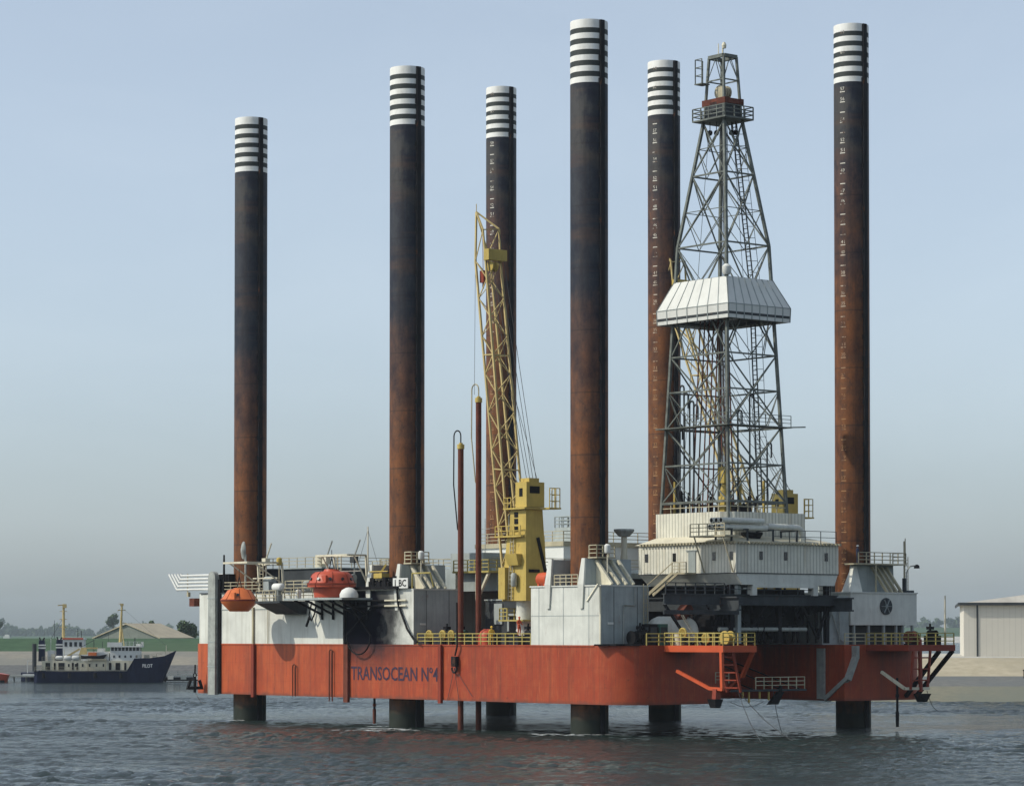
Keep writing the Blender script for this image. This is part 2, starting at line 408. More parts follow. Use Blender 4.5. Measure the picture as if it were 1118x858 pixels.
def ground(name, c1, c2, scale, c3=None, sc3=.05, bump=.3):
    n = N(name); a = n.noise(scale, 6, .7); b = n.noise(sc3, 4, .6)
    col = n.mix(n.ramp(a, [(.35, 0), (.65, 1)]), c1, c2)
    if c3: col = n.mix(n.ramp(b, [(.42, 0), (.62, .8)]), col, c3)
    n.bump(n.noise(scale*1.5, 5, .7), bump, .3)
    return n.fin(col, .9)
M['grass'] = ground('dike_grass', (.032, .070, .034), (.05, .10, .048), .3, (.06, .095, .05), .02)
M['stone_light'] = ground('pale_basalt_slope', (.20, .185, .15), (.27, .25, .20), .6, (.17, .17, .15), .05)
M['stone_dark'] = ground('dark_basalt_slope', (.085, .09, .09), (.14, .14, .135), .8, (.10, .11, .11), .08)
M['quay'] = ground('sandy_concrete_slope', (.34, .30, .21), (.42, .37, .27), .5, (.30, .27, .20), .06)
M['quay_wet'] = ground('weathered_revetment', (.12, .125, .12), (.17, .17, .155), .9, (.13, .14, .14), .07)
M['quay_green'] = ground('weedy_revetment', (.16, .16, .12), (.20, .19, .14), .9, (.15, .16, .13), .07)
M['conc'] = ground('quay_concrete', (.36, .35, .31), (.45, .44, .39), .4)
def strip(name, x0, x1, prof, mat, label, wob=0.):
    """a bank: profile of (y,z) swept along x"""
    m = MB(); k = 60; vs = []; fs = []
    for i in range(k+1):
        xx = x0+(x1-x0)*i/k
        for (yy, zz) in prof: vs.append((xx, yy+wob*math.sin(i*1.7), zz))
    L = len(prof)
    for i in range(k):
        for j in range(L-1): fs.append((i*L+j, (i+1)*L+j, (i+1)*L+j+1, i*L+j+1))
    m.add(vs, fs); o = m.build(name, mat); return tag(o, label, None, None, 'structure')
# left shore
strip('stone_bank_lower', -900, 30, [(655, -1), (668, 2.3)], M['stone_dark'], 'dark stone foot of the left sea bank')
strip('stone_bank_upper', -900, 30, [(668, 2.3), (690, 5.2), (700, 5.3)], M['stone_light'], 'pale stone berm of the left sea bank')
strip('grass_dike', -900, 30, [(700, 5.3), (716, 8.35), (724, 8.4), (760, 5.4)], M['grass'], 'green grass dike on the left shore')
flat_sheet('polder', -4000, 20, 740, 6500, 5.5, M['grass'], label='low green land behind the left dike')
# right quay
strip('quay_foot', 45, 420, [(399, -1), (413, 2.0)], M['quay_green'], 'weedy foot of the right quay slope')
strip('quay_revetment', 45, 420, [(413, 2.0), (423, 3.3)], M['quay_wet'], 'grey stone band of the right quay slope')
strip('quay_slope', 45, 420, [(423, 3.3), (436, 5.9)], M['quay'], 'sandy slope of the right quay')
strip('quay_top', 45, 420, [(436, 5.9), (437, 6.0), (520, 6.0), (545, -1)], M['conc'], 'flat concrete top of the right quay')
# far shore
strip('far_beach', 100, 2600, [(3180, -1), (3260, 6.8)], M['conc'], 'pale beach under the far dike')
strip('far_dike', 100, 2600, [(3260, 6.8), (3330, 17.0), (6500, 17)], M['grass'], 'far green dike across the water')

# ---- trees
n = N('tree_leaves'); a = n.noise(.6, 5, .7); M['leaf'] = n.fin(n.mix(n.ramp(a, [(.35, 0), (.65, 1)]), (.030, .055, .022), (.075, .11, .04)), .8)
n = N('bare_twigs'); a = n.noise(.6, 5, .7); M['twig'] = n.fin(n.mix(n.ramp(a, [(.35, 0), (.65, 1)]), (.07, .07, .05), (.12, .115, .08)), .9)
M['bark'] = paint('tree_bark', (.08, .06, .045), .3, .3, 0, .9)
def crown_mb(mb, c, rx, rz, nleaf, size, lobes=9):
    L = []
    for i in range(lobes):
        a = random.uniform(0, 6.28); rr = random.uniform(.1, .75)
        L.append((V3((c[0]+math.cos(a)*rx*rr, c[1]+math.sin(a)*rx*rr, c[2]+random.uniform(-.6, .75)*rz)), random.uniform(.28, .5)*rx))
    for i in range(nleaf):
        p, r = random.choice(L)
        d = V3((random.gauss(0, 1), random.gauss(0, 1), random.gauss(0, .8))).normalized()*r*random.uniform(.45, 1.05)
        q = p+d; s = size*random.uniform(.6, 1.3)
        u_ = V3((random.gauss(0, 1), random.gauss(0, 1), random.gauss(0, 1))).normalized(); v_ = u_.orthogonal().normalized()
        mb.add([q-u_*s-v_*s*.6, q+u_*s-v_*s*.6, q+u_*s+v_*s*.6, q-u_*s+v_*s*.6], [(0, 1, 2, 3)])
def tree(x, y, zb, h, rx, label, group, leaf='leaf', nl=1300, size=.38):
    I = Matrix.Identity(4)
    t = Thing('tree', label, 'tree', (x, y, zb), group, I)
    tr = MB(); tr.cyl((x, y, zb-.3), (x, y, zb+h*.55), h*.035, h*.018, 8)
    for k in range(6):
        a = k*1.05+random.random(); z0 = zb+h*random.uniform(.3, .55)
        tr.cyl((x, y, z0), (x+math.cos(a)*rx*.7, y+math.sin(a)*rx*.7, z0+h*random.uniform(.15, .3)), h*.014, h*.005, 5)
    t.part(tr, 'trunk', M['bark'])
    c = MB(); crown_mb(c, (x, y, zb+h*.66), rx, h*.34, nl, size); t.part(c, 'crown', M[leaf])
    return t
TG = 'trees along the left dike'
tree(-112.5, 905, 5.5, 7.8, 3.6, 'dark leafy tree just right of the grey shed roof', TG)
tree(-105.2, 930, 5.5, 8.0, 4.2, 'broad round tree between shed and rig end', TG, nl=1600)
tree(-97.5, 915, 5.5, 7.2, 3.0, 'smaller tree touching the left edge of the rig hull', TG)
tree(-211, 2350, 7, 13.5, 6.5, 'hazy tree showing over the shed roof ridge', TG, size=.6)
tree(-378, 2100, 7, 18, 6.5, 'tall hazy tree behind the left ship mast', TG, nl=1700, size=.6)
tree(-292, 2100, 7, 17, 5.4, 'slim hazy tree between the two ship masts', TG, nl=1200, size=.6)
def wood(name, x0, x1, y, zb, hmin, hmax, label, nn=34, fn=None):
    m = MB()
    for i in range(nn):
        t = i/(nn-1); xx = x0+(x1-x0)*t+random.uniform(-8, 8); h = (fn(t) if fn else 1)*random.uniform(hmin, hmax)
        crown_mb(m, (xx, y+random.uniform(-60, 60), zb+h*.42), (x1-x0)/nn*1.5, h*.55, 300, 2.6, 6)
    o = m.build(name, M['leaf']); return tag(o, label, None, None, 'stuff')
def prof_left(t):
    xs_ = [(0, .55), (.06, .95), (.16, 1.0), (.22, .45), (.34, .4), (.42, .8), (.47, .5), (.55, .3), (.62, .65), (.75, .8), (.85, .75), (1, .3)]
    for (a, b), (c, d) in zip(xs_, xs_[1:]):
        if a <= t <= c: return b+(d-b)*(t-a)/(c-a)
    return .4
wood('distant_wood', -1050, -560, 5400, 4, 30, 38, 'blue hazy wood behind the left dike', 50, prof_left)
wood('distant_wood', 690, 990, 5400, 12, 26, 33, 'blue hazy wood beyond the far green dike', 34, lambda t: .35+.65*math.sin(math.pi*min(1, t*1.25)) if t < .8 else .35)

# ---- sheds
I4 = Matrix.Identity(4)
n = N('shed_cladding'); x, y, z = n.xyz(); fr = n.math('FRACT', n.math('DIVIDE', n.math('ADD', x, 300.), .9))
a = n.noise(.3, 5, .6)
M['shedwall'] = n.fin(n.mix(n.ramp(fr, [(0, .35), (.1, 0), (.9, 0), (1, .35)]), n.mix(a, (.52, .49, .42), (.60, .57, .49)), (.36, .34, .29)), .7)
M['shedroof'] = paint('shed_roof_sheet', (.44, .42, .37), .15, .15, .05)
M['greyshed'] = paint('grey_green_shed_wall', (.19, .21, .18), .15, .25, 0)
M['tanroof'] = paint('tan_shed_roof', (.40, .35, .25), .15, .2, .05)
WF = Matrix.Translation((70.9, 450, 0)) @ Matrix.Rotation(R(-8.2), 4, 'Z') @ Matrix.Translation((-70.9, -450, 0))
W = Thing('warehouse', 'large pale warehouse with low pitched roof on the right quay', 'warehouse', (90, 450, 6), None, WF)
m = MB(); X0, X1, Y0, Y1 = 70.9, 150, 450, 500
m = MB(); m.box(X0, X1, Y0, Y1, 6, 14.3); W.part(m, 'wall', M['shedwall'])
r_ = MB()
mid = (X0+X1)/2
r_.add([(X0-.6, Y0-.6, 14.34), (mid, Y0+6, 19.6), (mid, Y1-6, 19.6), (X0-.6, Y1+.6, 14.34), (X1+.6, Y0-.6, 14.34), (X1+.6, Y1+.6, 14.34)],
       [(0, 1, 2, 3), (1, 4, 5, 2), (0, 4, 1), (3, 2, 5), (0, 3, 5, 4)])
ro = W.part(r_, 'roof', M['shedroof'])
m = MB(); m.box(X0-.7, X1+.7, Y0-.75, Y0-.62, 14.0, 14.45); m.box(X0-.85, X0-.72, Y0-.7, Y1, 14.0, 14.45); W.part(m, 'eaves_trim', M['dgrey'], ro)
for xx in (X0+2.1, X0+9.8, X0+17.5, X0+25.2):
    m = MB(); m.box(xx-.13, xx+.13, Y0-.12, Y0-.01, 6, 14.3); W.part(m, 'downpipe', M['dgrey'])
for xx in (60.5, 63):
    pass
m = MB(); m.cyl((65.2, 440, 6), (65.2, 440, 7.8), .16, k=8); m.box(65.0, 65.4, 439.8, 440.2, 7.7, 7.95)
single(m, 'mooring_post', M['rust'], 'short brown post on the quay left of the warehouse', 'post', (65.2, 440, 6), None, I4)
m = MB(); m.cyl((75.2, 421, 3), (75.2, 421, 4.2), .14, k=8); m.cyl((75.2, 421, 4.1), (75.2, 421, 4.3), .24, k=8)
single(m, 'bollard', M['dark'], 'small dark bollard standing low on the quay slope', 'bollard', (75.2, 421, 3), None, I4)

G = Thing('shed', 'grey green shed with tan pitched roof behind the pilot ship', 'shed', (-100, 745, 5.4), None, Matrix.Translation((-103, 752, 5.4)) @ Matrix.Rotation(R(-36), 4, 'Z'))
G.base = V3((0, 0, 0)); G.e.matrix_world = Matrix.Translation((-101.0, 752, 5.4)) @ Matrix.Rotation(R(-30), 4, 'Z')
m = MB(); gw, gl = 10.5, 14
m.add([(-gw, 0, 0), (gw, 0, 0), (gw, 0, 3.0), (-.0, 0, 6.6), (-gw, 0, 3.0), (-gw, gl, 0), (gw, gl, 0), (gw, gl, 3.0), (0, gl, 6.6), (-gw, gl, 3.0)],
      [(0, 1, 2, 3, 4), (9, 8, 7, 6, 5), (0, 4, 9, 5), (1, 6, 7, 2)])
G.part(m, 'wall', M['greyshed'])
m = MB()
for s in (-1, 1):
    m.hexa([(0, -.5, 6.66), (s*(gw+.6), -.5, 2.86), (s*(gw+.6), gl+.5, 2.86), (0, gl+.5, 6.66)], [(0, -.5, 6.95), (s*(gw+.6), -.5, 3.15), (s*(gw+.6), gl+.5, 3.15), (0, gl+.5, 6.95)])
G.part(m, 'roof', M['tanroof'])
m = MB(); m.box(gw+.01, gw+.06, 5, 11, 0, 2.5); G.part(m, 'door', M['dgrey'])
m = MB(); m.box(2, 2.9, -.06, -.01, .9, 2.3); G.part(m, 'window', M['glass'])

# ================================================================== THE RIG
rig = Thing('jack_up_rig', 'orange and white six legged jack up drilling rig standing in the harbour', 'drilling rig', (0, 0, 0))
PU, QV = 8.5, 3.0
hull_pts = [(-QV, -PU), (9.0, -PU), (9.0, 7.0), (25.6, 7.0), (25.6, -PU), (LV+QV, -PU), (LV+QV, 2*LU+8.0), (-QV, 2*LU+8.0)]
hp = rounded(hull_pts, [4.2, 0, 0, 0, 0, 4.2, 4.2, 3.0])
m = MB(); m.poly(hp, DB, DT); hull = rig.part(m, 'hull', M['hull'], smooth=True)
# lettering
t = text_mb('TRANSOCEAN Nº4', 1.42, 14.75, (-QV-.01, 34.35, 4.78), (0, -1, 0), (0, 0, 1), .02, .012)
rig.part(t, 'ship_name', M['blueletter'], hull)
# fender strips, standing pipes
for (u_, wd, z0, z1) in ((52.2, .5, DB-.25, DT-.02), (34.95, .75, DB-.5, DT-.02), (19.05, .45, DB-.3, DT-.02)):
    m = MB(); m.box(-QV-.32, -QV-.005, u_-wd/2, u_+wd/2, z0, z1); rig.part(m, 'fender_strip', M['red'] if u_ != 34.95 else M['rust'], hull)
for (u_, z1, z0) in ((44.4, 6.3, DB-.05), (37.7, 7.9, DB-.45)):
    m = MB(); a_ = .28
    m.tube([(-QV-.2, u_+a_, z0), (-QV-.2, u_+a_, z1-.3)]+arc((-QV-.2, u_, z1-.3), a_, 0, math.pi, 6, (0, 1, 0), (0, 0, 1))+[(-QV-.2, u_-a_, z0)], .07)
    rig.part(m, 'standing_pipe', M['rust'], hull)
m = MB(); m.box(-QV-.06, -QV-.008, -4.2, 60, DT-.12, DT+.02); rig.part(m, 'deck_edge', M['hull'], hull)

# legs
TOPS = {(2, 0): 66.5, (1, 0): 67.7, (0, 0): 67.7, (2, 1): 74.2, (1, 1): 72.8, (0, 1): 72.1}
for (i, j), zt in TOPS.items():
    base = V3((j*LV, i*LU, zt))
    m = MB(); m.lathe(base, [(-zt-6, 1.8), (-.12, 1.8), (0, 1.78), (0, 1.70), (-.6, 1.70)], 64)
    lg = m.build('leg', M['leg_far' if j else 'leg_near'], rig.e, base, True); lg.location = base
    m = MB()
    for s in (-1, 1):
        m.box(base.x-.24, base.x+.24, base.y+s*1.72, base.y+s*2.02, -3, zt-.05)
        for k in range(int((zt-12)/2.2)):
            zz = 11+k*2.2; m.box(base.x-.34, base.x+.34, base.y+s*1.7, base.y+s*1.93, zz, zz+.5)
    rk = m.build('rack_bar', M['dark'], lg, base)
    if j:   # draught marks
        m = MB(); ang = R(194)
        def P(a, h): return V3((base.x+1.82*math.cos(a), base.y+1.82*math.sin(a), h))
        zs = [(zt-1.05, 1), (zt-3.13, 1)]+[(zt-6.9-1.05*k, (k*7+3*i) % 5 < 3) for k in range(int((zt-20)/1.05))]
        for zq, num in zs:
            if num:
                tm = text_mb(str(int(round(zq-8))), .34, .46, (0, 0, 0), (1, 0, 0), (0, 1, 0), 0)
                m.add([P(ang+(v.x-.23)/1.8, zq+v.y) for v in tm.v], tm.f)
            if zq < zt-6.2: m.add([P(ang-.16+.08*q, zq-.2+dz) for dz in (0, .1) for q in range(5)], [(q, q+1, q+6, q+5) for q in range(4)])
        m.build('depth_marks', M['marks'], lg, base)

# jack houses
def jackhouse(cu, cv, v0=-2.98, v1=2.98, hl=5.1, top=13.95, slabs=True, wall='white', z0=DT, full=True):
    m = MB(); m.box(cv+v0, cv+v1, cu-hl, cu+hl, z0, top)
    jh = rig.part(m, 'jack_house', M[wall])
    m = MB(); m.box(cv+v0-.1, cv+v1+.1, cu-hl-.1, cu+hl+.1, top, top+.12); rig.part(m, 'roof_edge', M['dgrey' if wall == 'grey' else 'white'], jh)
    if not slabs: return jh
    T = top+.12
    for s in (-1, 1):
        m = MB()
        y0, y1 = cu+s*2.05, cu+s*2.75
        m.hexa([(cv+v0+.03, min(y0, y1), T), (cv+2.9, min(y0, y1), T), (cv+2.9, max(y0, y1), T), (cv+v0+.03, max(y0, y1), T)],
               [(cv+v0+.35, min(y0, y1)+.1, 16.55), (cv+2.9, min(y0, y1)+.1, 16.55), (cv+2.9, max(y0, y1)-.1, 16.55), (cv+v0+.35, max(y0, y1)-.1, 16.55)])
        rig.part(m, 'guide_frame', M['grey'], jh)
        m = MB()     # bright tapering fin on the front, running down over the wall
        yc = cu+s*2.42
        m.add([(cv+v0-.16, yc-.22, 11.9), (cv+v0-.16, yc+.22, 11.9), (cv+v0-.2, yc+.42, T+.1), (cv+v0-.2, yc-.42, T+.1), (cv+v0+.15, yc-.24, 16.6), (cv+v0+.15, yc+.24, 16.6),
               (cv+v0+.01, yc-.22, 11.9), (cv+v0+.01, yc+.22, 11.9), (cv+v0+.36, yc+.24, 16.6), (cv+v0+.36, yc-.24, 16.6), (cv+v0+.01, yc-.42, T+.1), (cv+v0+.01, yc+.42, T+.1)],
              [(0, 1, 2, 3), (3, 2, 5, 4), (4, 5, 8, 9), (1, 7, 11, 2), (2, 11, 8, 5), (6, 0, 3, 10), (10, 3, 4, 9), (7, 1, 0, 6)])
        rig.part(m, 'gusset_fin', M['white'], jh)
        for k, vv in enumerate((-1.5, -.6, .3, 1.2)):
            m = MB(); m.bar((cv+vv, cu+s*2.72, 16.4), (cv+vv, cu+s*4.95, T+.05), .24, .30); 
            if k == 0: m.add([(cv+vv, cu+s*2.72, 16.3), (cv+vv, cu+s*4.7, T), (cv+vv, cu+s*2.72, T), (cv+vv+.08, cu+s*2.72, 16.3), (cv+vv+.08, cu+s*4.7, T), (cv+vv+.08, cu+s*2.72, T)], [(0, 1, 2), (5, 4, 3), (0, 3, 4, 1), (1, 4, 5, 2), (2, 5, 3, 0)])
            rig.part(m, 'strut', M['cream' if wall != 'grey' else 'railgrey'], jh)
    m = MB(); rail(m, [(cv+v0+.1, cu-1.7, T), (cv+v0+.1, cu+1.7, T)], 1.0, .9, .05)
    rig.part(m, 'railing', M['railgrey'], jh)
    m = MB(); m.box(cv-2.0, cv+.4, cu-3.4, cu-2.1, 16.6, 16.72); rail(m, [(cv-1.9, cu-3.3, 16.72), (cv+.3, cu-3.3, 16.72)], 1.1, .8, .05); rail(m, [(cv-1.9, cu-3.3, 16.72), (cv-1.9, cu-2.2, 16.72)], 1.1, 1.1, .05)
    rig.part(m, 'top_platform', M['railgrey'], jh)
    return jh
jh3 = jackhouse(0, 0)
jh2 = jackhouse(LU, 0, top=13.95)
jhb3 = jackhouse(0, LV, v0=-5.6, v1=4.1-.1, wall='white', z0=10.4, slabs=False, top=13.6)
for (cu, cv) in ((LU, LV), (2*LU, LV)): jackhouse(cu, cv)
# shaded end walls of the near jack houses: shade put into a grey plate
for jh, cu in ((jh3, 0), (jh2, LU)):
    m = MB(); m.box(-2.95, 2.95, cu-5.13, cu-5.105, DT+.02, 13.93); rig.part(m, 'end_shade_plate', M['grey'], jh)
for cu in (0, LU):
    jh = jh3 if cu == 0 else jh2
    if cu == 0:
        m = MB()
        for u_ in (-3.4, .3, 3.9): m.box(-3.0, -2.975, u_-.03, u_+.03, DT, 13.9)
        m.box(-3.0, -2.975, -5.1, 5.1, 11.2, 11.25); rig.part(m, 'plate_seams', M['grey'], jh)
        m = MB(); m.box(-3.05, -2.9, -5.12, -4.98, DT, 13.9); rig.part(m, 'corner_post', M['cream'], jh)
    m = MB()
    for v_ in (-1.4, 1.5): m.box(v_-.025, v_+.025, cu-5.15, cu-5.12, DT, 13.9)
    rig.part(m, 'plate_seams', M['dgrey'], jh)
    m = MB(); m.box(-2.2, -1.5, cu-5.2, cu-5.13, 10.4, 10.6); rig.part(m, 'wall_light', M['cleanwhite'], jh)
m = MB(); ladder(m, (2.4, -5.3, DT), (2.4, -5.3, 14.2), (1, 0, 0), .5, .35, .035); rig.part(m, 'wall_ladder', M['railgrey'], jh3)
m = MB(); m.tube([(-.3, -5.25, DT), (-.3, -5.25, 12.2), (1.1, -5.25, 12.2), (1.1, -5.25, 13.9)], .06); rig.part(m, 'wall_pipe', M['galv'], jh3)
# right front jack house upper works
m = MB(); cv, cu = LV, 0
m.hexa([(cv-2.9, cu-2.75, 13.6), (cv+3.2, cu-2.75, 13.6), (cv+3.2, cu-2.0, 13.6), (cv-2.9, cu-2.0, 13.6)], [(cv-2.5, cu-2.6, 16.5), (cv+3.2, cu-2.6, 16.5), (cv+3.2, cu-2.0, 16.5), (cv-2.5, cu-2.0, 16.5)])
m.box(cv-2.9, cv+3.2, cu+2, cu+2.7, 13.6, 16.5)
rig.part(m, 'guide_frame', M['grey'], jhb3)
m = MB(); m.hexa([(cv-4.2, cu-3.6, 13.6), (cv-2.3, cu-3.6, 13.6), (cv-2.3, cu-2.4, 13.6), (cv-4.2, cu-2.4, 13.6)], [(cv-2.7, cu-2.75, 16.4), (cv-2.3, cu-2.75, 16.4), (cv-2.3, cu-2.4, 16.4), (cv-2.7, cu-2.4, 16.4)])
rig.part(m, 'gusset_fin', M['white'], jhb3)
for k, vv in enumerate((-.1, .6, 1.3, 2.0)):
    m = MB(); m.bar((cv+vv, cu-2.75, 16.3), (cv+vv, cu-5.0, 13.6), .22, .26); rig.part(m, 'strut', M['railgrey'], jhb3)
m = MB(); m.box(cv-3.2, cv+3.9, cu-3.9, cu-1.9, 16.52, 16.66); rail(m, [(cv-3.1, cu-3.8, 16.66), (cv+3.8, cu-3.8, 16.66), (cv+3.8, cu-2, 16.66)], 1.1, 1.2, .045)
m.bar((cv+3.7, cu-3.7, 13.6), (cv+3.7, cu-3.7, 19.0), .14); m.bar((cv-.6, cu-3.8, 13.6), (cv-.6, cu-3.8, 16.6), .12)
ladder(m, (cv+4.1, cu-3.6, 12.2), (cv+4.1, cu-3.6, 17.4), (0, 1, 0))
rig.part(m, 'top_platform', M['railgrey'], jhb3)
# fan on its wall
m = MB(); fc = V3((cv-.55, cu-5.1, 12.3)); m.lathe(fc, [(-.12, .85), (.0, .85)], 28, 'Y'); fan = rig.part(m, 'ventilation_fan', M['dgrey'], jhb3, True)
m = MB()
for k in range(6):
    a = k*math.pi/3; m.bar(fc+V3((0, -.16, 0)), fc+V3((math.cos(a)*.75, -.16, math.sin(a)*.75)), .16, .04)
m.lathe(fc, [(-.2, .18), (-.12, .18)], 12, 'Y'); rig.part(m, 'fan_blade', M['grey'], fan)
# lower storey under the fan wall: recess with posts
m = MB(); m.box(LV-5.0, LV+3.6, -3.6, 4.8, DT, 10.4); rig.part(m, 'lower_house', M['dgrey'])
for vv in (-4.9, -2.8, -.6, 1.2, 2.2, 3.6):
    m = MB(); m.box(LV+vv-.11, LV+vv+.11, -4.95, -4.7, DT, 10.4); rig.part(m, 'post', M['grey'])
m = MB(); m.box(LV-9.4, LV-5.62, -4.9, 5.0, DT, 13.3); sidehouse = rig.part(m, 'side_house', M['grey'])
m = MB(); m.tube([(LV-9.0, -5.0, 9), (LV-8.0, -5.1, 12.6), (LV-6.2, -5.1, 12.6)], .09); m.tube([(LV-7.2, -5.1, 8.6), (LV-7.2, -5.1, 12.0), (LV-5.6, -5.1, 12.0)], .07); m.tube([(LV-8.6, -5.1, 12.3), (LV-7.1, -5.1, 9.0), (LV-6.4, -5.1, 8.6)], .07)
rig.part(m, 'wall_pipe', M['galv'], sidehouse)

# long white deckhouse
m = MB(); dp = rounded([(-QV, 33.95), (LV+2, 33.95), (LV+2, 2*LU+7.4), (-QV, 2*LU+7.4)], [0, 0, 3, 2.6])
m.poly(dp, DT, 13.95); house = rig.part(m, 'deckhouse', M['house'], smooth=True)
m = MB(); m.box(-QV-.12, LV, 34, 63, 13.95, 14.05); rig.part(m, 'roof_edge', M['dgrey'], house)
m = MB(); m.box(-QV-.06, -QV-.0, 33.8, 59.0, 12.15, 12.22); rig.part(m, 'wall_seam', M['grey'], house)
# soot stained face in front of the second jack house
m = MB(); m.box(-QV-.06, -QV+.02, LU-5.2, 34.6, DT+.01, 13.94); rig.part(m, 'stained_plate', M['house'], house, label='wall plate blackened by exhaust soot')
m = MB()
for z_ in (12.9, 12.35): m.tube([(-QV-.25, 24.6, z_), (-QV-.25, 28.2, z_)], .09)
rig.part(m, 'wall_pipe', M['cream'], house)
m = MB()
for z_ in (12.9, 12.35): m.tube([(-QV-.25, 28.2, z_), (-QV-.25, 35.0, z_)], .09)
rig.part(m, 'wall_pipe', M['black'], house)
m = MB(); m.box(-QV-.3, -QV-.07, 35.15, 35.4, DT, 13.2); rig.part(m, 'exhaust_shield', M['dark'], house)
for u_ in (52.3, 49.5):
    m = MB(); m.bar((-QV-.12, u_, DT), (-QV-.12, u_, 12.4), .22 if u_ > 50 else .06); rig.part(m, 'wall_pipe', M['railgrey'], house)
# upper storey of the deckhouse
m = MB(); m.box(2.1, 30, 46.8, 62.5, 14.05, 16.6); uh = rig.part(m, 'upper_house', M['dgrey'])
m = MB(); m.box(1.9, 30.2, 46.6, 62.7, 16.6, 16.72); rig.part(m, 'roof_edge', M['grey'], uh)
m = MB(); rail(m, [(2.1, 46.9, 16.72), (2.1, 62.4, 16.72)], 1.1, 1.5, .035); rail(m, [(2.1, 46.9, 16.72), (22, 46.9, 16.72)], 1.1, 2, .035); rig.part(m, 'railing', M['railgrey'], uh)
m = MB(); m.box(8, 30, 24, 46, 13.95, 16.3); uh2 = rig.part(m, 'upper_house', M['grey'])
m = MB(); rail(m, [(8.2, 24.2, 16.3), (8.2, 46, 16.3)], 1.1, 1.8, .04); rail(m, [(8.2, 24.2, 16.3), (30, 24.2, 16.3)], 1.1, 1.8, .04); rig.part(m, 'railing', M['railgrey'], uh2)
# accommodation towards the back right, white top
m = MB(); m.box(22, 38, 30, 45, 16.3, 19.0); ah = rig.part(m, 'accommodation_block', M['cleanwhite'])
m = MB(); m.box(21.8, 38.2, 29.8, 45.2, 19.0, 19.5); rail(m, [(22, 30, 19.5), (22, 45, 19.5)], 1.1, 1.8, .04); rail(m, [(22, 30, 19.5), (38, 30, 19.5)], 1.1, 1.8, .04); rig.part(m, 'roof_edge', M['railgrey'], ah)
m = MB(); m.frustum((27, 29.6, 34.4, 38.2), 19.5, (27.3, 29.3, 34.9, 37.8), 21.3); rail(m, [(27.3, 34.9, 21.3), (29.3, 34.9, 21.3), (29.3, 37.8, 21.3), (27.3, 37.8, 21.3)], 1.2, .8, .045, closed=True)
rig.part(m, 'roof_cabin', M['grey'], ah)
m = MB(); m.lathe((26, 33, 16.3), [(0, 1.0), (1.9, 1.0), (2.1, .9)], 20); m.lathe((24, 34.5, 16.3), [(0, .8), (1.5, .8), (1.7, .6)], 20); rig.part(m, 'roof_tank', M['cream'], ah)
# machinery house between the jack houses
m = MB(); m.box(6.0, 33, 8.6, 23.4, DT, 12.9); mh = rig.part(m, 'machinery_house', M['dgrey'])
m = MB(); m.box(5.9, 33.1, 8.5, 23.5, 12.9, 13.05); rig.part(m, 'roof_edge', M['grey'], mh)
m = MB(); m.box(5.9, 5.98, 16.4, 19.3, DT+.1, 11.2); rig.part(m, 'doorway', M['black'], mh)
m = MB()
for (a_, b_, c_, d_) in ((16.1, 16.35, DT, 11.5), (19.35, 19.6, DT, 11.5), (16.1, 19.6, 11.3, 11.55)): m.box(5.8, 5.99, a_, b_, c_, d_)
rig.part(m, 'door_frame', M['grey'], mh)
m = MB(); m.box(5.85, 5.97, 13.3, 14.5, 11.2, 12.4); m.box(5.85, 5.97, 20.5, 21.8, 10.5, 12.6); rig.part(m, 'wall_panel', M['grey'], mh)
m = MB(); m.box(9.1, 25.4, 7.3, 8.5, DT, 15.0); rig.part(m, 'slot_bulkhead', M['dark'])  # near-black wall so the shaded space over the slot reads dark
# inner equipment blocks on the machinery house
m = MB(); m.box(10, 20, 10, 16, 13.05, 15.6); m.box(22, 31, 10, 20, 13.05, 16.2); rig.part(m, 'deck_block', M['grey'], mh)
# yellow stair platform on white legs
m = MB(); m.box(4.5, 9, 21.0, 27.0, 15.75, 15.95); pl_ = rig.part(m, 'upper_platform', M['railyellow'])
m = MB(); rail(m, [(4.6, 21.1, 15.95), (4.6, 26.9, 15.95)], 1.1, 1.2, .05); rail(m, [(4.6, 21.1, 15.95), (8.8, 21.1, 15.95)], 1.1, 1.2, .05); rig.part(m, 'railing', M['railyellow'], pl_)
for (p, q, w_) in (((4.8, 23.2, 13.0), (4.8, 23.2, 15.75), .3), ((4.8, 23.2, 13.0), (4.8, 21.3, 15.75), .26), ((8.6, 22, 13.0), (8.6, 22, 15.75), .25), ((4.8, 26.6, 13.9), (4.8, 26.6, 15.75), .22)):
    m = MB(); m.bar(p, q, w_); rig.part(m, 'support_leg', M['cream'], pl_)
m = MB(); m.box(7, 14, 25.0, 30.5, 15.95, 17.9); rig.part(m, 'plant_room', M['grey'])

# corner vent trunk at the far left end
TD = .62
m = MB(); m.box(-QV-TD, -QV-.07, 59.1, 60.5, DB-.1, 15.7)
for k in range(8):
    a0, a1 = math.pi*k/8, math.pi*(k+1)/8
    m.add([(-QV-TD, 59.8+.7*math.cos(a0), 15.7+.7*math.sin(a0)), (-QV-TD, 59.8+.7*math.cos(a1), 15.7+.7*math.sin(a1)), (-QV-TD, 59.8, 15.7),
           (-QV-.07, 59.8+.7*math.cos(a0), 15.7+.7*math.sin(a0)), (-QV-.07, 59.8+.7*math.cos(a1), 15.7+.7*math.sin(a1)), (-QV-.07, 59.8, 15.7)], [(0, 1, 2), (5, 4, 3), (0, 3, 4, 1)])
tr_ = rig.part(m, 'vent_trunk', M['galv'])
m = MB()
for z_ in (5.9, 8.6, 13.4): m.box(-QV-TD-.04, -QV-.05, 59.06, 60.54, z_, z_+.09)
rig.part(m, 'trunk_joint', M['grey'], tr_)
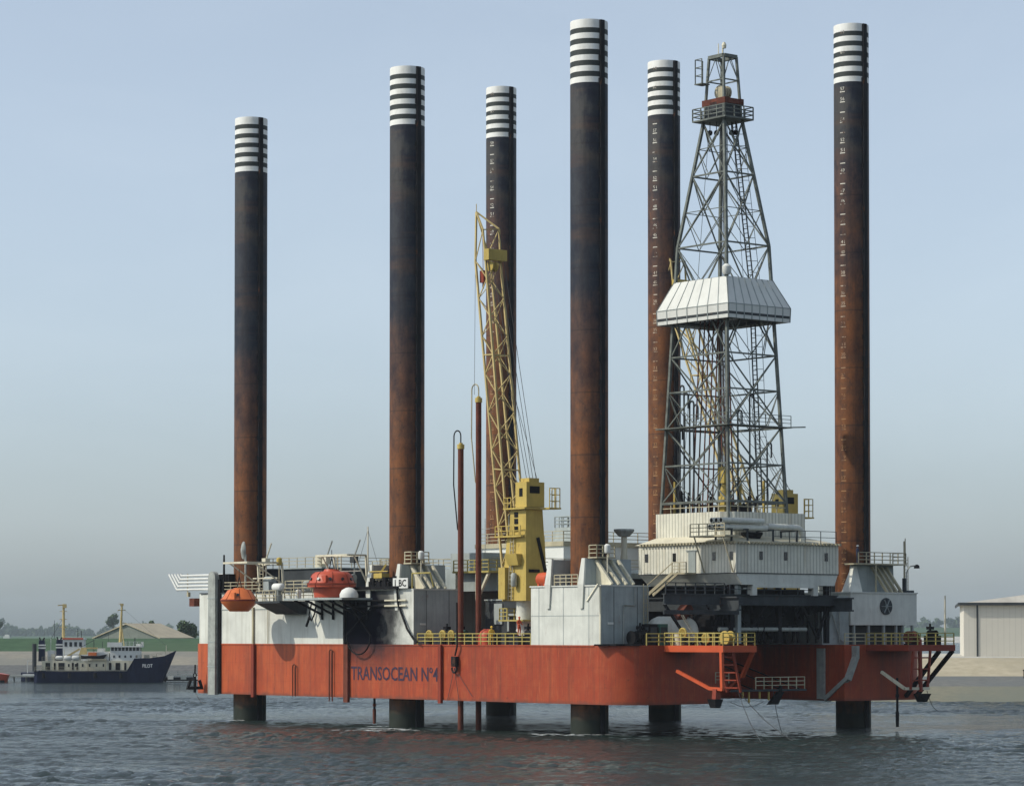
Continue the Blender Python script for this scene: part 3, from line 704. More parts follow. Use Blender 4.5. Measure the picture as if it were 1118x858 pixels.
m = MB(); m.box(-QV-.25, -QV-.02, 58.75, 59.05, DB, 15.5); rig.part(m, 'trunk_shadow_rib', M['dark'], tr_)  # dark strip in place of the trunk's shaded side
m = MB(); m.box(-2.6, -.4, 57.9, 60.3, 14.05, 16.1); rig.part(m, 'end_locker', M['dark'])
for k in range(5):
    z_ = 14.5+k*.39; ue = 69.7-.24*k
    m = MB(); m.tube([(-1.8, 60.2, z_), (-1.8, ue, z_), (-1.8, ue+.96*(16.25-z_), 16.25)], .13, 10)
    rig.part(m, 'exhaust_pipe', M['cleanwhite'])
m = MB(); m.bar((-1.8, 67.5, 14.0), (-1.8, 67.5, 16.3), .1); m.bar((-1.8, 67.3, 13.7), (-1.8, 67.3, 14.2), .3); rig.part(m, 'pipe_bracket', M['railgrey'])
m = MB(); m.box(-2.6, -1.8, 64.9, 65.9, 12.6, 13.5); rig.part(m, 'end_lamp_box', M['rust'])

# deck edge railings
def drail(pts, mat='railyellow', name='deck_railing', **k):
    m = MB(); rail(m, pts, **k); return rig.part(m, name, M[mat])
drail([(-QV+.15, 5.3, DT), (-QV+.15, 23.2, DT)], r=.045, step=1.3)
drail([(-.2, -PU+.15, DT), (9, -PU+.15, DT), (9, 6.8, DT)], r=.05)
drail([(25.8, -PU+.15, DT), (34.5, -PU+.15, DT)], r=.05, mat='railgrey')
drail([(9.3, 7.2, 12.0), (25.3, 7.2, 12.0)], mat='dgrey', step=1.2)
drail([(-QV+.1, 37, 14.05), (-QV+.1, 46.5, 14.05)], mat='railgrey', r=.05)
drail([(-QV+.1, 50, 14.05), (-QV+.1, 58.5, 14.05)], mat='railgrey', r=.045)
# dark kerb gear on the deck edge round the near corner
m = MB(); m.box(-2.9, -.3, -7.2, -5.3, DT, DT+.14); rig.part(m, 'corner_grating', M['dark'])
m = MB(); m.hexa([(-3.9, -5.2, DT-.02), (-1.0, -8.3, DT-.02), (-.2, -7.6, DT-.02), (-2.9, -4.6, DT-.02)], [(-3.9, -5.2, DT+.12), (-1.0, -8.3, DT+.12), (-.2, -7.6, DT+.12), (-2.9, -4.6, DT+.12)])
rig.part(m, 'corner_sponson', M['dark'])

# outboard anchor platforms (sponsons)
def sponson(v0, v1, u0, nm, mat, railm, braces):
    m = MB(); m.box(v0, v1, u0, -PU-.01, 7.85, 8.45); s = rig.part(m, 'anchor_platform', M[mat])
    m = MB(); rail(m, [(v0+.1, -PU, 8.45), (v0+.1, u0+.1, 8.45), (v1-.1, u0+.1, 8.45), (v1-.1, -PU, 8.45)], 1.15, 1.2, .045); rig.part(m, 'railing', M[railm], s)
    for (a, b, w_, mt) in braces: 
        m = MB(); m.bar(a, b, w_); rig.part(m, 'brace', M[mt], s)
    return s
spL = sponson(1.8, 6.0, -16.5, 'l', 'orange', 'railyellow', [
    ((1.9, -16.2, 7.85), (1.9, -16.3, 4.55), .30, 'orange'), ((1.9, -10.2, 6.1), (1.9, -14.6, 4.55), .27, 'orange'), ((1.9, -14.6, 4.55), (1.9, -16.4, 4.5), .30, 'orange'),
    ((5.8, -16.2, 7.85), (6.6, -14.0, 5.6), .34, 'orange'), ((6.6, -14.0, 5.6), (7.0, -11.5, 4.2), .3, 'red'), ((1.9, -15.5, 4.5), (1.8, -15.5, 3.5), .5, 'red')])
m = MB()
for uu in (-14.4, -16.2): m.bar((3.3, uu, 7.85), (4.1, uu-.2, 4.2), .2)
for k in range(5): m.bar((3.3+.16*k, -14.4, 7.4-.7*k), (3.3+.16*k, -16.2, 7.4-.7*k), .12)
rig.part(m, 'anchor_rack', M['red'], spL)
m = MB(); m.frustum((1.5, 2.1, -15.8, -15.1), 2.8, (1.3, 2.3, -16.0, -14.9), 3.6); rig.part(m, 'chain_guide', M['dark'], spL)
spR = sponson(28.6, 35.3, -14.2, 'r', 'red', 'railyellow', [
    ((35.1, -14.0, 7.85), (35.9, -8.4, 3.3), .34, 'dark'), ((33.2, -14.0, 7.85), (34.2, -8.6, 3.3), .34, 'dark'),
    ((28.7, -10.5, 5.8), (28.7, -13.6, 4.2), .26, 'cream'), ((28.7, -13.6, 4.2), (31.5, -14.2, 4.2), .26, 'cream')])
m = MB()
for vv in (29.2, 31.6): m.bar((vv+.2, -14.1, 7.85), (vv, -13.9, 4.1), .2)
for z_ in (5.0, 6.1, 7.2): m.bar((29.3, -14.0, z_), (31.7, -14.0, z_), .13)
m.bar((30.4, -14.0, 9.0), (30.4, -14.1, 3.9), .3); rig.part(m, 'anchor_rack', M['red'], spR)
m = MB(); m.frustum((30.3, 31.0, -14.4, -13.7), 2.9, (29.9, 31.4, -14.6, -13.6), 3.7); rig.part(m, 'chain_guide', M['dark'], spR)
for (a, b) in (((27.0, -PU-.25, 8.3), (27.0, -PU-.25, 7.2)), ((27.0, -PU-.25, 7.2), (23.6+.0, -PU-.25, 3.4))):
    pass
m = MB(); m.bar((26.8, -PU-.3, 8.35), (26.8, -PU-.3, 7.1), .75, .4, (1, 0, 0)); m.bar((26.8, -PU-.3, 7.2), (25.7, -PU-.3, 5.0), .7, .4, (1, 0, 0)); m.bar((25.8, -PU-.3, 5.2), (25.6, -PU+2.6, 3.1), .55, .4)
rig.part(m, 'hull_brace', M['galv'])
m = MB(); m.box(25.35, 25.59, -5.9, -4.9, 3.1, 8.1); rig.part(m, 'hull_brace', M['galv'])
# hanging work catwalk in the slot mouth
m = MB(); m.box(9.5, 19.5, -9.4, -8.7, 4.05, 4.25); cw = rig.part(m, 'slot_catwalk', M['dgrey'])
m = MB(); rail(m, [(12.8, -9.3, 4.25), (19.3, -9.3, 4.25)], 1.15, 1.05, .04); rail(m, [(7.6, -9.3, 4.9), (9.3, -9.3, 4.9)], 1.0, 1.6, .04); rig.part(m, 'railing', M['railgrey'], cw)
m = MB()
for vv in (9.6, 13.2, 16.8, 19.4): m.bar((vv, -9.0, 4.1), (vv, -7.5 if vv < 9 else 6.9, 8.4), .10)
rig.part(m, 'hanger', M['dark'], cw)
for (vv, z1) in ((11.2, 3.5), (12.0, 3.0), (13.4, 3.4), (14.6, 3.2)):
    m = MB(); m.bar((vv, -9.2, 4.1), (vv, -9.2, z1), .14); rig.part(m, 'guide_pin', M['yellow'], cw)

# lifeboat station platforms
m = MB(); m.box(-6.9, -QV-.02, 30.6, 41.0, 13.0, 13.2); st = rig.part(m, 'boat_platform', M['grey'])
for uu in (31.4, 33.4, 35.4, 37.4, 39.4):
    m = MB(); m.bar((-6.6, uu, 13.0), (-QV-.05, uu, 10.6+.9), .2); m.bar((-QV-.15, uu, 11.0), (-QV-.15, uu, 13.0), .18); rig.part(m, 'bracket', M['dark'], st)
m = MB(); rail(m, [(-6.8, 38.5, 13.2), (-6.8, 41, 13.2), (-3.2, 41, 13.2)], 1.1, 1.2, .04); rig.part(m, 'railing', M['railgrey'], st)
m = MB(); m.box(-6.6, -QV-.02, 42.2, 46.8, 12.75, 12.98); st2 = rig.part(m, 'boat_platform', M['dgrey'])
m = MB(); m.hexa([(-4.0, 42.4, 11.6), (-QV, 42.4, 11.6), (-QV, 46.6, 11.6), (-4.0, 46.6, 11.6)], [(-6.5, 42.2, 12.75), (-QV, 42.2, 12.75), (-QV, 46.8, 12.75), (-6.5, 46.8, 12.75)]); rig.part(m, 'bracket', M['dgrey'], st2)
m = MB(); rail(m, [(-6.5, 43.0, 12.98), (-6.5, 46.7, 12.98), (-3.2, 46.7, 12.98)], 1.1, 1.2, .045); rig.part(m, 'railing', M['railgrey'], st2)

# ================================================================== DRILL FLOOR MODULE
DV, DU = 17.9, .5
dfm = Thing('drill_floor_module', 'corrugated white drill floor house raised on dark beams over the hull slot', 'drill floor', (DV, DU, 8.45))
hv0, hv1, hu0, hu1 = 11.0, 24.8, -8.5, 5.4
m = MB(); m.box(hv0, hv1, hu0, hu1, 15.35, 18.2); lowh = dfm.part(m, 'wind_wall', M['clad'])
m = MB(); m.box(hv0-.03, hv1+.03, hu0-.03, hu1+.03, 15.27, 15.35); dfm.part(m, 'wall_trim', M['dgrey'], lowh)
# skirts
m = MB(); m.frustum((hv0+.9, hv1-.5, hu0+.05, hu1-.5), 14.2, (hv0+.05, hv1-.05, hu0+.05, hu1-.05), 15.27); dfm.part(m, 'skirt', M['white'], lowh)
m = MB()
for (a_, b_) in ((hv0+2.2, hv0+2.8), (hv1-3.4, hv1-2.8)): m.box(a_, b_, hu0+.02, hu0+.8, 13.2, 14.2)
m.box(hv0+2.2, hv1-2.8, hu0+.0, hu0+.4, 13.95, 14.2); dfm.part(m, 'floor_beam', M['white'])
# roof (lean to all round) and upper enclosure
uv0, uv1, uu0, uu1 = 13.35, 23.9, -4.8, 5.45
m = MB(); m.frustum((hv0-.25, hv1+.25, hu0-.25, hu1+.25), 18.2, (uv0-.02, uv1+.02, uu0-.02, uu1-.2), 19.0)
dfm.part(m, 'roof', M['cream'])
m = MB()
for k in range(32): m.box(hv0-.3+k*.45, hv0-.08+k*.45, hu0-.33, hu0-.12, 18.1, 18.32)
for k in range(31): m.box(hv0-.33, hv0-.12, hu0-.3+k*.45, hu0-.08+k*.45, 18.1, 18.32)
dfm.part(m, 'roof_edge', M['railgrey'])
m = MB(); ch = 1.0
pts = [(uv0+ch, uu0), (uv1, uu0), (uv1, uu1), (uv0, uu1), (uv0, uu0+ch)]
k = 5; vs = []; 
outer = pts
m.add([(p[0], p[1], 18.6) for p in pts]+[(p[0], p[1], 21.35) for p in pts], [(i, (i+1) % k, k+(i+1) % k, k+i) for i in range(k)]+[tuple(range(k))])
m.add([(p[0]+(.12 if p[0] < 18 else -.12), p[1]+(.12 if p[1] < 0 else -.12), z_) for z_ in (21.35, 20.2) for p in pts], [(i, (i+1) % k, k+(i+1) % k, k+i) for i in range(k)])
dfm.part(m, 'upper_enclosure', M['clad'])
m = MB(); m.box(uv0+.3, uv1-.3, uu0+.3, uu1-.3, 20.0, 20.2); dfm.part(m, 'drill_floor', M['dgrey'])
# windows
for uu in (4.2, .15, -5.5, -7.9):
    m = MB(); m.box(hv0-.05, hv0-.015, uu-.22, uu+.22, 16.55, 17.35); wn = dfm.part(m, 'window', M['glass'])
for vv in (14.3, 17.6, 23.1):
    m = MB(); m.box(vv-.21, vv+.21, hu0-.05, hu0-.015, 16.6, 17.4); dfm.part(m, 'window', M['glass'])
m = MB(); m.box(hv0-.07, hv0-.015, -2.9, -1.9, 15.4, 17.5); m.box(hv0-.12, hv0-.02, -3.2, -1.6, 17.5, 17.6); dfm.part(m, 'door', M['grey'])
# stairs on the left face and pipe stage on the roof corner
m = MB(); m.bar((hv0-.6, 2.6, 13.3), (hv0-.6, -1.0, 15.4), .12, .3); m.bar((hv0-1.3, 2.6, 13.3), (hv0-1.3, -1.0, 15.4), .12, .3)
m.box(hv0-1.4, hv0-.1, -3.0, -1.0, 15.25, 15.4); rail(m, [(hv0-1.35, -1.0, 15.4), (hv0-1.35, -3.0, 15.4)], 1.0, 1, .04); m.bar((hv0-1.3, 2.6, 14.3), (hv0-1.3, -1.0, 16.4), .07)
dfm.part(m, 'stair', M['railgrey'])
m = MB(); m.box(hv0-1.5, hv0+.6, -8.6, -3.6, 18.75, 18.9); m.bar((hv0-1.4, -8.2, 18.8), (hv0-.1, -8.2, 15.4), .1); m.bar((hv0-1.4, -4.2, 18.8), (hv0-.1, -4.2, 15.4), .1)
rail(m, [(hv0-1.45, -8.5, 18.9), (hv0-1.45, -3.7, 18.9)], 1.1, 1.2, .045); dfm.part(m, 'pipe_stage', M['railgrey'])
m = MB()
for vv in (hv0+.3, 13.4, 16.8, 20): 
    m.bar((vv, -7.6, 18.3), (vv, -7.6, 19.5), .15); m.bar((vv, -5.4, 18.5), (vv, -5.4, 19.5), .15); m.bar((vv, -7.7, 19.5), (vv, -5.3, 19.5), .16)
rail(m, [(16.3, -8.2, 18.3), (hv1, -8.2, 18.3)], 1.2, 2.2, .03, 2)
dfm.part(m, 'pipe_cradle', M['dgrey'])
# substructure
sub = MB()
for vv in (9.8, 24.9):
    sub.box(vv-.3, vv+.3, -10.2, 8, 12.9, 13.05); sub.box(vv-.3, vv+.3, -10.2, 8, 11.7, 11.85); sub.box(vv-.06, vv+.06, -10.2, 8, 11.85, 12.9)
dfm.part(sub, 'skid_beam', M['dgrey'])
sub = MB()
sub.box(2.4, 25.2, -7.9, -7.75, 12.35, 13.2); sub.box(2.4, 25.2, -8.1, -7.55, 13.2, 13.3); sub.box(2.4, 25.2, -8.1, -7.55, 12.25, 12.35)
sub.box(2.4, 12.0, -7.9, -7.75, 11.35, 11.75)
dfm.part(sub, 'cross_beam', M['dgrey'])
for (vv, uu) in ((11.3, -7.4), (12.3, -7.4), (17.9, -7.2), (24.2, -7.4), (11.3, 4.8), (24.2, 4.8), (14.6, 2), (21, 2)):
    m = MB(); m.box(vv-.22, vv+.22, uu-.22, uu+.22, 8.6, 14.2); dfm.part(m, 'column', M['dark'] if vv != 12.3 else M['grey'])  # dark columns carry the under-floor shade in their colour
for (a, b) in (((2.6, -7.7, 12.3), (5.5, -7.7, 9.0)), ((13, -7.2, 9), (16.5, -7.2, 12.2)), ((22.8, -7.6, 9), (20.6, -7.6, 12.4)), ((22.8, -7.6, 9), (24.2, -7.6, 12.4)), ((14, 1, 9), (17.9, 1, 13)), ((21.8, 1, 9), (17.9, 1, 13))):
    m = MB(); m.bar(a, b, .22); dfm.part(m, 'diagonal_brace', M['dark'])
m = MB(); m.bar((7.6, -5.5, 12.2), (4.6, -5.8, 9.4), .9, .9); dfm.part(m, 'mud_chute', M['rust'])
random.seed(5)
m = MB()
for k in range(46):
    vv = random.uniform(12.6, 25); uu = random.uniform(-6.5, 4); m.bar((vv, uu, 8.6), (vv+random.uniform(-.6, .6), uu, random.uniform(10.5, 14)), random.uniform(.08, .28))
for k in range(14):
    uu = random.uniform(-6.5, 2); z_ = random.uniform(9, 13.6); v0 = random.uniform(12.5, 17); m.bar((v0, uu, z_), (v0+random.uniform(3, 8), uu, z_+random.uniform(-.3, .3)), random.uniform(.1, .3))
dfm.part(m, 'under_floor_piping', M['dark'])
m = MB(); m.box(13.4, 24.8, -1.5, 4.5, 9.6, 13.9); dfm.part(m, 'under_floor_shade_block', M['dark'])  # dark block added to fill the shade under the floor
m = MB(); m.tube([(10.0, -7.2, 9.95), (21.6, -7.2, 9.95)], .2, 10); dfm.part(m, 'long_pipe', M['galv'])
m = MB(); rail(m, [(10.5, -8.2, 13.3), (24, -8.2, 13.3)], .9, 2.4, .035, 2); rail(m, [(2.5, -8.0, 13.3), (10, -8.0, 13.3)], 1.0, 1.2, .045); dfm.part(m, 'railing', M['dgrey'])
m = MB()
for k in range(60):
    vv = random.uniform(9.6, 25); uu = random.uniform(-7.6, -5); z_ = random.uniform(8.7, 12.4)
    if random.random() < .5: m.box(vv, vv+random.uniform(.2, .9), uu, uu+random.uniform(.2, .8), z_, z_+random.uniform(.2, 1.1))
    else: m.bar((vv, uu, z_), (vv+random.uniform(-1.4, 1.4), uu, z_+random.uniform(.6, 2.6)), random.uniform(.07, .22))
dfm.part(m, 'shade_clutter', M['black'])  # black clutter added to deepen the shade below the house
for (va, vb, ua, za, zb_) in ((12.9, 16.5, -3.5, 8.5, 12.3), (17.2, 24.4, -4.2, 10.4, 13.9)):
    m = MB(); m.box(va, vb, ua, ua+2.0, za, zb_); dfm.part(m, 'shade_screen', M['dark'])  # dark screens added where the under-floor shade falls
m = MB(); m.box(6.2, 7.6, 2.0, 7.8, DT, 12.9); m.frustum((4.2, 6.0, 3.0, 7.8), DT, (5.2, 6.0, 3.0, 7.8), 13.0); dfm.part(m, 'mud_tank', M['cream'])

# casing pipes on the pipe stage, each one lifts away
k = 0
for row, (z_, v_end) in enumerate(((20.35, 15.9), (19.72, 16.6))):
    for j in range(3):
        uu = -7.15+.66*j+row*.25
        bz = z_
        m = MB(); v0_ = 10.35; m.lathe((v0_, uu, bz), [(0, .20), (0, .27), (v_end-v0_, .27), (v_end-v0_, .2)], 16, 'X')
        pos = ['nearest the camera', 'in the middle', 'farthest back'][j]
        cp_ = single(m, 'casing_pipe', M['white'], 'thick grey casing pipe in the %s row on the house roof, %s' % (['upper', 'lower'][row], pos), 'pipe', (v0_, uu, bz), group='casing pipes stacked on the drill house roof', smooth=True)
        m = MB(); m.lathe((v0_-.015, uu, bz), [(0, .20), (.01, .20)], 14, 'X'); m.build('bore', M['black'], cp_, (v0_, uu, bz))
m = MB(); m.tube([(16.7, -6.9, 19.9), (20.6, -6.9, 19.85)]+arc((20.6, -6.9, 18.95), .9, math.pi/2, 0, 5, (1, 0, 0), (0, 0, 1))+[(21.5, -6.9, 18.2)], .3, 12)
single(m, 'vent_pipe', M['white'], 'long grey pipe bending down onto the drill house roof', 'pipe', (18, -6.9, 19.9), smooth=True)
m = MB(); m.lathe((15.8, -5.7, 18.72), [(0, .8), (.5, 1.1), (.62, 1.0)], 20); single(m, 'rubber_mat_roll', M['black'], 'black coiled hose lying under the roof pipes', 'hose', (15.8, -5.7, 18.7), smooth=True)

# ================================================================== DERRICK
dk = Thing('drilling_derrick', 'tall grey steel lattice derrick with white windwall standing on the drill floor', 'derrick', (DV, DU, 20.2))
Z0, ZK, ZC = 21.0, 47.8, 60.4
def half(z_):
    if z_ <= ZK: t_ = (z_-Z0)/(ZK-Z0); a, b = (3.95, 4.85), (2.87, 3.52)
    else: t_ = (z_-ZK)/(ZC-ZK); a, b = (2.87, 3.52), (1.2, 1.47)
    return a[0]+(b[0]-a[0])*t_, a[1]+(b[1]-a[1])*t_
def cor(z_, i):
    sv, su = half(z_); q = ((-1, -1), (1, -1), (1, 1), (-1, 1))[i % 4]
    return V3((DV+q[0]*sv, DU+q[1]*su, z_))
for i in range(4):
    m = MB()
    for a, b in ((20.2, ZK), (ZK, ZC)): m.bar(cor(a, i), cor(b, i), .27, .27, (1, 0, 0))
    dk.part(m, 'corner_leg', M['derrick'])
levels = [22.4, 26.1, 29.8, 33.4, 36.9, 40.3, 44.3, 47.8, 54.9]
for z_ in levels:
    m = MB()
    for i in range(4): m.bar(cor(z_, i), cor(z_, i+1), .15 if z_ not in (22.4, 29.8) else .24)
    dk.part(m, 'girt', M['derrick'])
for i in range(4):
    m = MB()
    for (a, b) in ((22.4, 29.8), (29.8, 36.9), (36.9, 47.8), (47.8, 54.9), (54.9, 60.2)):
        mid_ = (a+b)/2
        m.bar(cor(a, i), cor(b, i+1), .115); m.bar(cor(a, i+1), cor(b, i), .115)
        if b < 54: m.bar(cor(mid_, i), (cor(a, i)*3+cor(a, i+1))/4, .07); m.bar(cor(mid_, i+1), (cor(a, i)+cor(a, i+1)*3)/4, .07)
    dk.part(m, 'face_bracing', M['derrick'])
    for bays in (((22.4, 26.1), (26.1, 29.8), (29.8, 33.4), (33.4, 36.9), (36.9, 40.3)), ((44.3, 47.8), (47.8, 51.3), (51.3, 54.9), (54.9, 57.6), (57.6, 60.3))):
        m = MB()
        for (a, b) in bays:
            c0 = (cor(a, i)+cor(a, i+1))/2; m.bar(c0, cor(b, i), .06); m.bar(c0, cor(b, i+1), .06)
            m.bar(cor(a, i), cor(a, i+1), .07)
        dk.part(m, 'secondary_bracing', M['derrick'])
# windwall round the monkey board: thin sheets
zb0, zb1, zb2 = 40.15, 41.55, 44.35
def ring(sv, su, z_): return [V3((DV-sv, DU-su, z_)), V3((DV+sv, DU-su, z_)), V3((DV+sv, DU+su, z_)), V3((DV-sv, DU+su, z_))]
A_, B_, C_ = ring(4.15, 5.15, zb0), ring(4.2, 5.2, zb1), ring(3.12, 3.82, zb2)
m = MB()
m.add(A_+B_+C_, [(i, (i+1) % 4, 4+(i+1) % 4, 4+i) for i in range(4)]+[(4+i, 4+(i+1) % 4, 8+(i+1) % 4, 8+i) for i in range(4)])
A2, B2, C2 = ring(4.07, 5.07, zb0), ring(4.12, 5.12, zb1-.02), ring(3.04, 3.74, zb2)
m.add(A2+B2+C2, [(4+i, 4+(i+1) % 4, (i+1) % 4, i) for i in range(4)]+[(8+i, 8+(i+1) % 4, 4+(i+1) % 4, 4+i) for i in range(4)])
m.add(A_+A2, [(i, (i+1) % 4, 4+(i+1) % 4, 4+i) for i in range(4)])
ww = MB.build(m, 'windwall', M['cleanwhite'], dk.e, dk.base)
m = MB()
for i in range(4):
    nseg = 7 if i % 2 else 8
    for k in range(nseg+1):
        t_ = k/nseg
        f = lambda L: L[i]+(L[(i+1) % 4]-L[i])*t_
        m.bar(f(A_), f(B_), .09); m.bar(f(B_), f(C_), .09)
    m.bar(B_[i], B_[(i+1) % 4], .07)
dk.part(m, 'panel_seam', M['grey'], ww)
m = MB(); 
for i in range(4): m.bar(A2[i]+V3((0, 0, .5)), A2[(i+1) % 4]+V3((0, 0, .5)), .25)
m.box(DV-4.0, DV-1.3, DU-4.9, DU+4.9, 40.7, 40.85); m.box(DV+1.6, DV+4.0, DU-4.9, DU+4.9, 40.7, 40.85); dk.part(m, 'monkey_board', M['dgrey'])
m = MB()
for k in range(9): m.bar((DV-1.3, DU-4+k, 40.9), (DV+.6, DU-4+k, 40.9), .12)
dk.part(m, 'fingers', M['dgrey'])
m = MB(); m.lathe((DV-3.0, DU-3.7, 44.5), [(0, .3), (.25, .45), (.8, .45), (1.05, .2)], 14); dk.part(m, 'horn_lamp', M['cleanwhite'], smooth=True)
# crown platform, water table
m = MB()
m.box(DV-1.95, DV+1.95, DU-2.4, DU+2.4, 60.3, 60.45); rail(m, [(DV-1.9, DU-2.35, 60.45), (DV+1.9, DU-2.35, 60.45), (DV+1.9, DU+2.35, 60.45), (DV-1.9, DU+2.35, 60.45)], 1.15, 1.3, .05, closed=True)
dk.part(m, 'crown_platform', M['derrick'])
m = MB(); m.box(DV-1.15, DV+1.15, DU-1.4, DU+1.4, 60.5, 61.75); m.box(DV-1.3, DV+1.3, DU-.5, DU+.5, 61.2, 62.1); cb = dk.part(m, 'crown_frame', M['dgrey'])
m = MB(); m.box(DV-1.3, DV-.75, DU-1.65, DU+1.65, 61.85, 62.45); m.box(DV+.75, DV+1.3, DU-1.65, DU+1.65, 61.85, 62.45); m.box(DV-1.28, DV+1.28, DU-1.68, DU-1.2, 61.9, 62.4); dk.part(m, 'crown_block', M['rust'])
m = MB()
for k in range(4): m.lathe((DV-.5+.3*k, DU, 63.2), [(0, .62), (.02, .7), (.18, .7), (.2, .62)], 24, 'X')
dk.part(m, 'sheave', M['railgrey'], smooth=True)
for (dv, du) in ((-.9, .9), (-.4, .5), (.6, -.6), (.9, -.9)):
    m = MB(); m.bar((DV+dv, DU+du, 60.3), (DV+dv, DU+du, 59.4), .06); m.lathe((DV+dv-.1, DU+du, 59.2), [(0, .27), (.2, .27)], 12, 'X'); dk.part(m, 'hanging_pulley', M['dark'])
# gin pole frame
m = MB(); ZT = 66.7
tops = [V3((DV+a*.86, DU+b*1.05, ZT)) for a, b in ((-1, -1), (1, -1), (1, 1), (-1, 1))]
bots = [V3((DV+a*1.17, DU+b*1.42, 60.45)) for a, b in ((-1, -1), (1, -1), (1, 1), (-1, 1))]
for i in range(4):
    m.bar(bots[i], tops[i], .22, .22, (1, 0, 0)); m.bar(tops[i], tops[(i+1) % 4], .34)
    q = [bots[j]+(tops[j]-bots[j])*.62 for j in (i, (i+1) % 4)]; m.bar(q[0], q[1], .12)
    mm = (q[0]+q[1])/2; m.bar((tops[i]+tops[(i+1) % 4])/2, q[0], .06); m.bar((tops[i]+tops[(i+1) % 4])/2, q[1], .06)
dk.part(m, 'gin_pole_frame', M['derrick'])
m = MB(); m.box(DV-2.0, DV-.9, DU+.9, DU+2.0, 64.0, 64.1); rail(m, [(DV-.95, DU+1.9, 64.1), (DV-1.95, DU+1.9, 64.1), (DV-1.95, DU+.95, 64.1)], 2.4, 1, .04, 3); dk.part(m, 'lookout_platform', M['derrick'])
m = MB(); m.bar((DV, DU, ZT), (DV, DU, ZT+.9), .12); m.lathe((DV, DU-.2, ZT+.9), [(0, .2), (.3, .25), (.6, .12)], 12); m.bar((DV-.3, DU+.3, ZT), (DV-.3, DU+.3, ZT+1.4), .07); dk.part(m, 'beacon', M['cream'])
# mid platform
m = MB(); sv, su = half(29.8)
for (a, b, c, d) in ((-sv-.8, sv+.8, -su-.8, -su), (-sv-.8, sv+.8, su, su+.8), (-sv-.8, -sv, -su, su), (sv, sv+.8, -su, su)): m.box(DV+a, DV+b, DU+c, DU+d, 29.75, 29.85)
rail(m, [(DV-sv-.7, DU+su*.2, 29.85), (DV-sv-.7, DU-su-.7, 29.85), (DV+sv+.7, DU-su-.7, 29.85)], 1.1, 1.6, .03); m.bar((DV+sv, DU-su-.4, 29.8), (DV+sv+2.2, DU-su-1.2, 29.9), .12)
dk.part(m, 'ring_walkway', M['derrick'])
m = MB(); rail(m, [(DV-3.9, DU+4.8, 21.35), (DV-3.9, DU-4.8, 21.35)], 1.1, 1.3, .05, 2); rail(m, [(DV-3.9, DU-4.8, 21.35), (DV+3.9, DU-4.8, 21.35)], 1.1, 1.3, .05, 2); dk.part(m, 'floor_railing', M['railgrey'])
# ladder with landings up the right face
m = MB()
for (a, b) in ((22.4, 40.3), (44.3, 60.3)):
    pa = (cor(a, 1)*.62+cor(a, 2)*.38); pb = (cor(b, 1)*.62+cor(b, 2)*.38)
    ladder(m, pa, pb, (0, 1, 0), .6, .45, .05)
    kk = int((b-a)/1.1)
    for k in range(kk): 
        p = pa+(pb-pa)*k/kk; m.bar(p, p+V3((.7, -.5, 0)), .05); 
    m.bar(pa+V3((.7, -.5, 0)), pb+V3((.7, -.5, 0)), .04)
dk.part(m, 'caged_ladder', M['dgrey'])
# standpipes, racked pipe, hoist lines, travelling block
m = MB(); random.seed(3)
for (dv, du, zt) in ((-2.9, 3.2, 33.8), (-2.9, 2.6, 33.0), (-2.7, 2.0, 32.2), (-2.7, 1.4, 31.8), (2.9, 1.0, 31.5), (3.1, -.5, 33.0), (2.2, -3.9, 28.0), (-2.2, 4.2, 30)):
    m.tube([(DV+dv, DU+du, 20.3), (DV+dv, DU+du, zt)]+arc((DV+dv, DU+du-.3, zt), .3, 0, math.pi, 5, (0, 1, 0), (0, 0, 1))+[(DV+dv, DU+du-.6, zt-1.2)], .10, 6)
dk.part(m, 'standpipe', M['dgrey'])
m = MB()
for k in range(5): m.bar((DV-1.9+.22*k, DU+2.6-.5*k, 20.3), (DV-1.2+.22*k, DU+2.0-.4*k, 41), .10)
for k in range(4): m.bar((DV+2.1, DU+2.2-.5*k, 20.3), (DV+1.6, DU+2.4-.45*k, 41), .10)
dk.part(m, 'racked_drill_pipe', M['rust'])
m = MB()
for k in range(8): m.tube([(DV-.5+.14*k, DU-.2, 62.5), (DV-.3+.09*k, DU-.1, 26.0)], .022, 4)
m.tube([(DV+.9, DU-.3, 62), (DV+2.5, DU-2.5, 21)], .025, 4); m.tube([(DV-1, DU+1, 59), (DV-3, DU+3, 22)], .025, 4); m.tube([(DV-1, DU-1, 59.5), (DV-2.2, DU-2.8, 21)], .02, 4)
m.tube([(DV+.9, DU+.3, 59.5), (DV+2.6, DU+2.5, 22)], .02, 4)
dk.part(m, 'hoist_lines', M['rope'])
m = MB(); m.box(DV-.35, DV+.35, DU-.45, DU+.45, 24.4, 26.0); m.lathe((DV, DU, 22.5), [(0, .25), (.6, .4), (1.2, .4), (1.9, .2)], 12); dk.part(m, 'travelling_block', M['yellow'])
m = MB(); m.box(DV-3.3, DV-2.4, DU-3.6, DU-2.8, 20.2, 22.9); dk.part(m, 'driller_console', M['yellow'])
m = MB()
for k in range(26):
    vv, uu = DV+random.uniform(-3.3, 3.3), DU+random.uniform(-4, 4); z_ = random.uniform(21.3, 23.6); m.bar((vv, uu, 20.3), (vv+random.uniform(-.3, .3), uu, z_), random.uniform(.08, .3))
dk.part(m, 'floor_piping', M['dark'])
m = MB(); m.box(DV+.2, DV+2.4, DU-1.5, DU+1.5, 20.2, 22.2); dk.part(m, 'drawworks', M['dark'])
m = MB()
for (dv, du) in ((-2.9, 4.0), (2.6, -3.0), (3.2, 1.0)):
    m = MB(); m.bar((DV+dv, DU+du, 20.2), (DV+dv, DU+du, 24.6), .2); dk.part(m, 'tong_post', M['yellow'])
pass

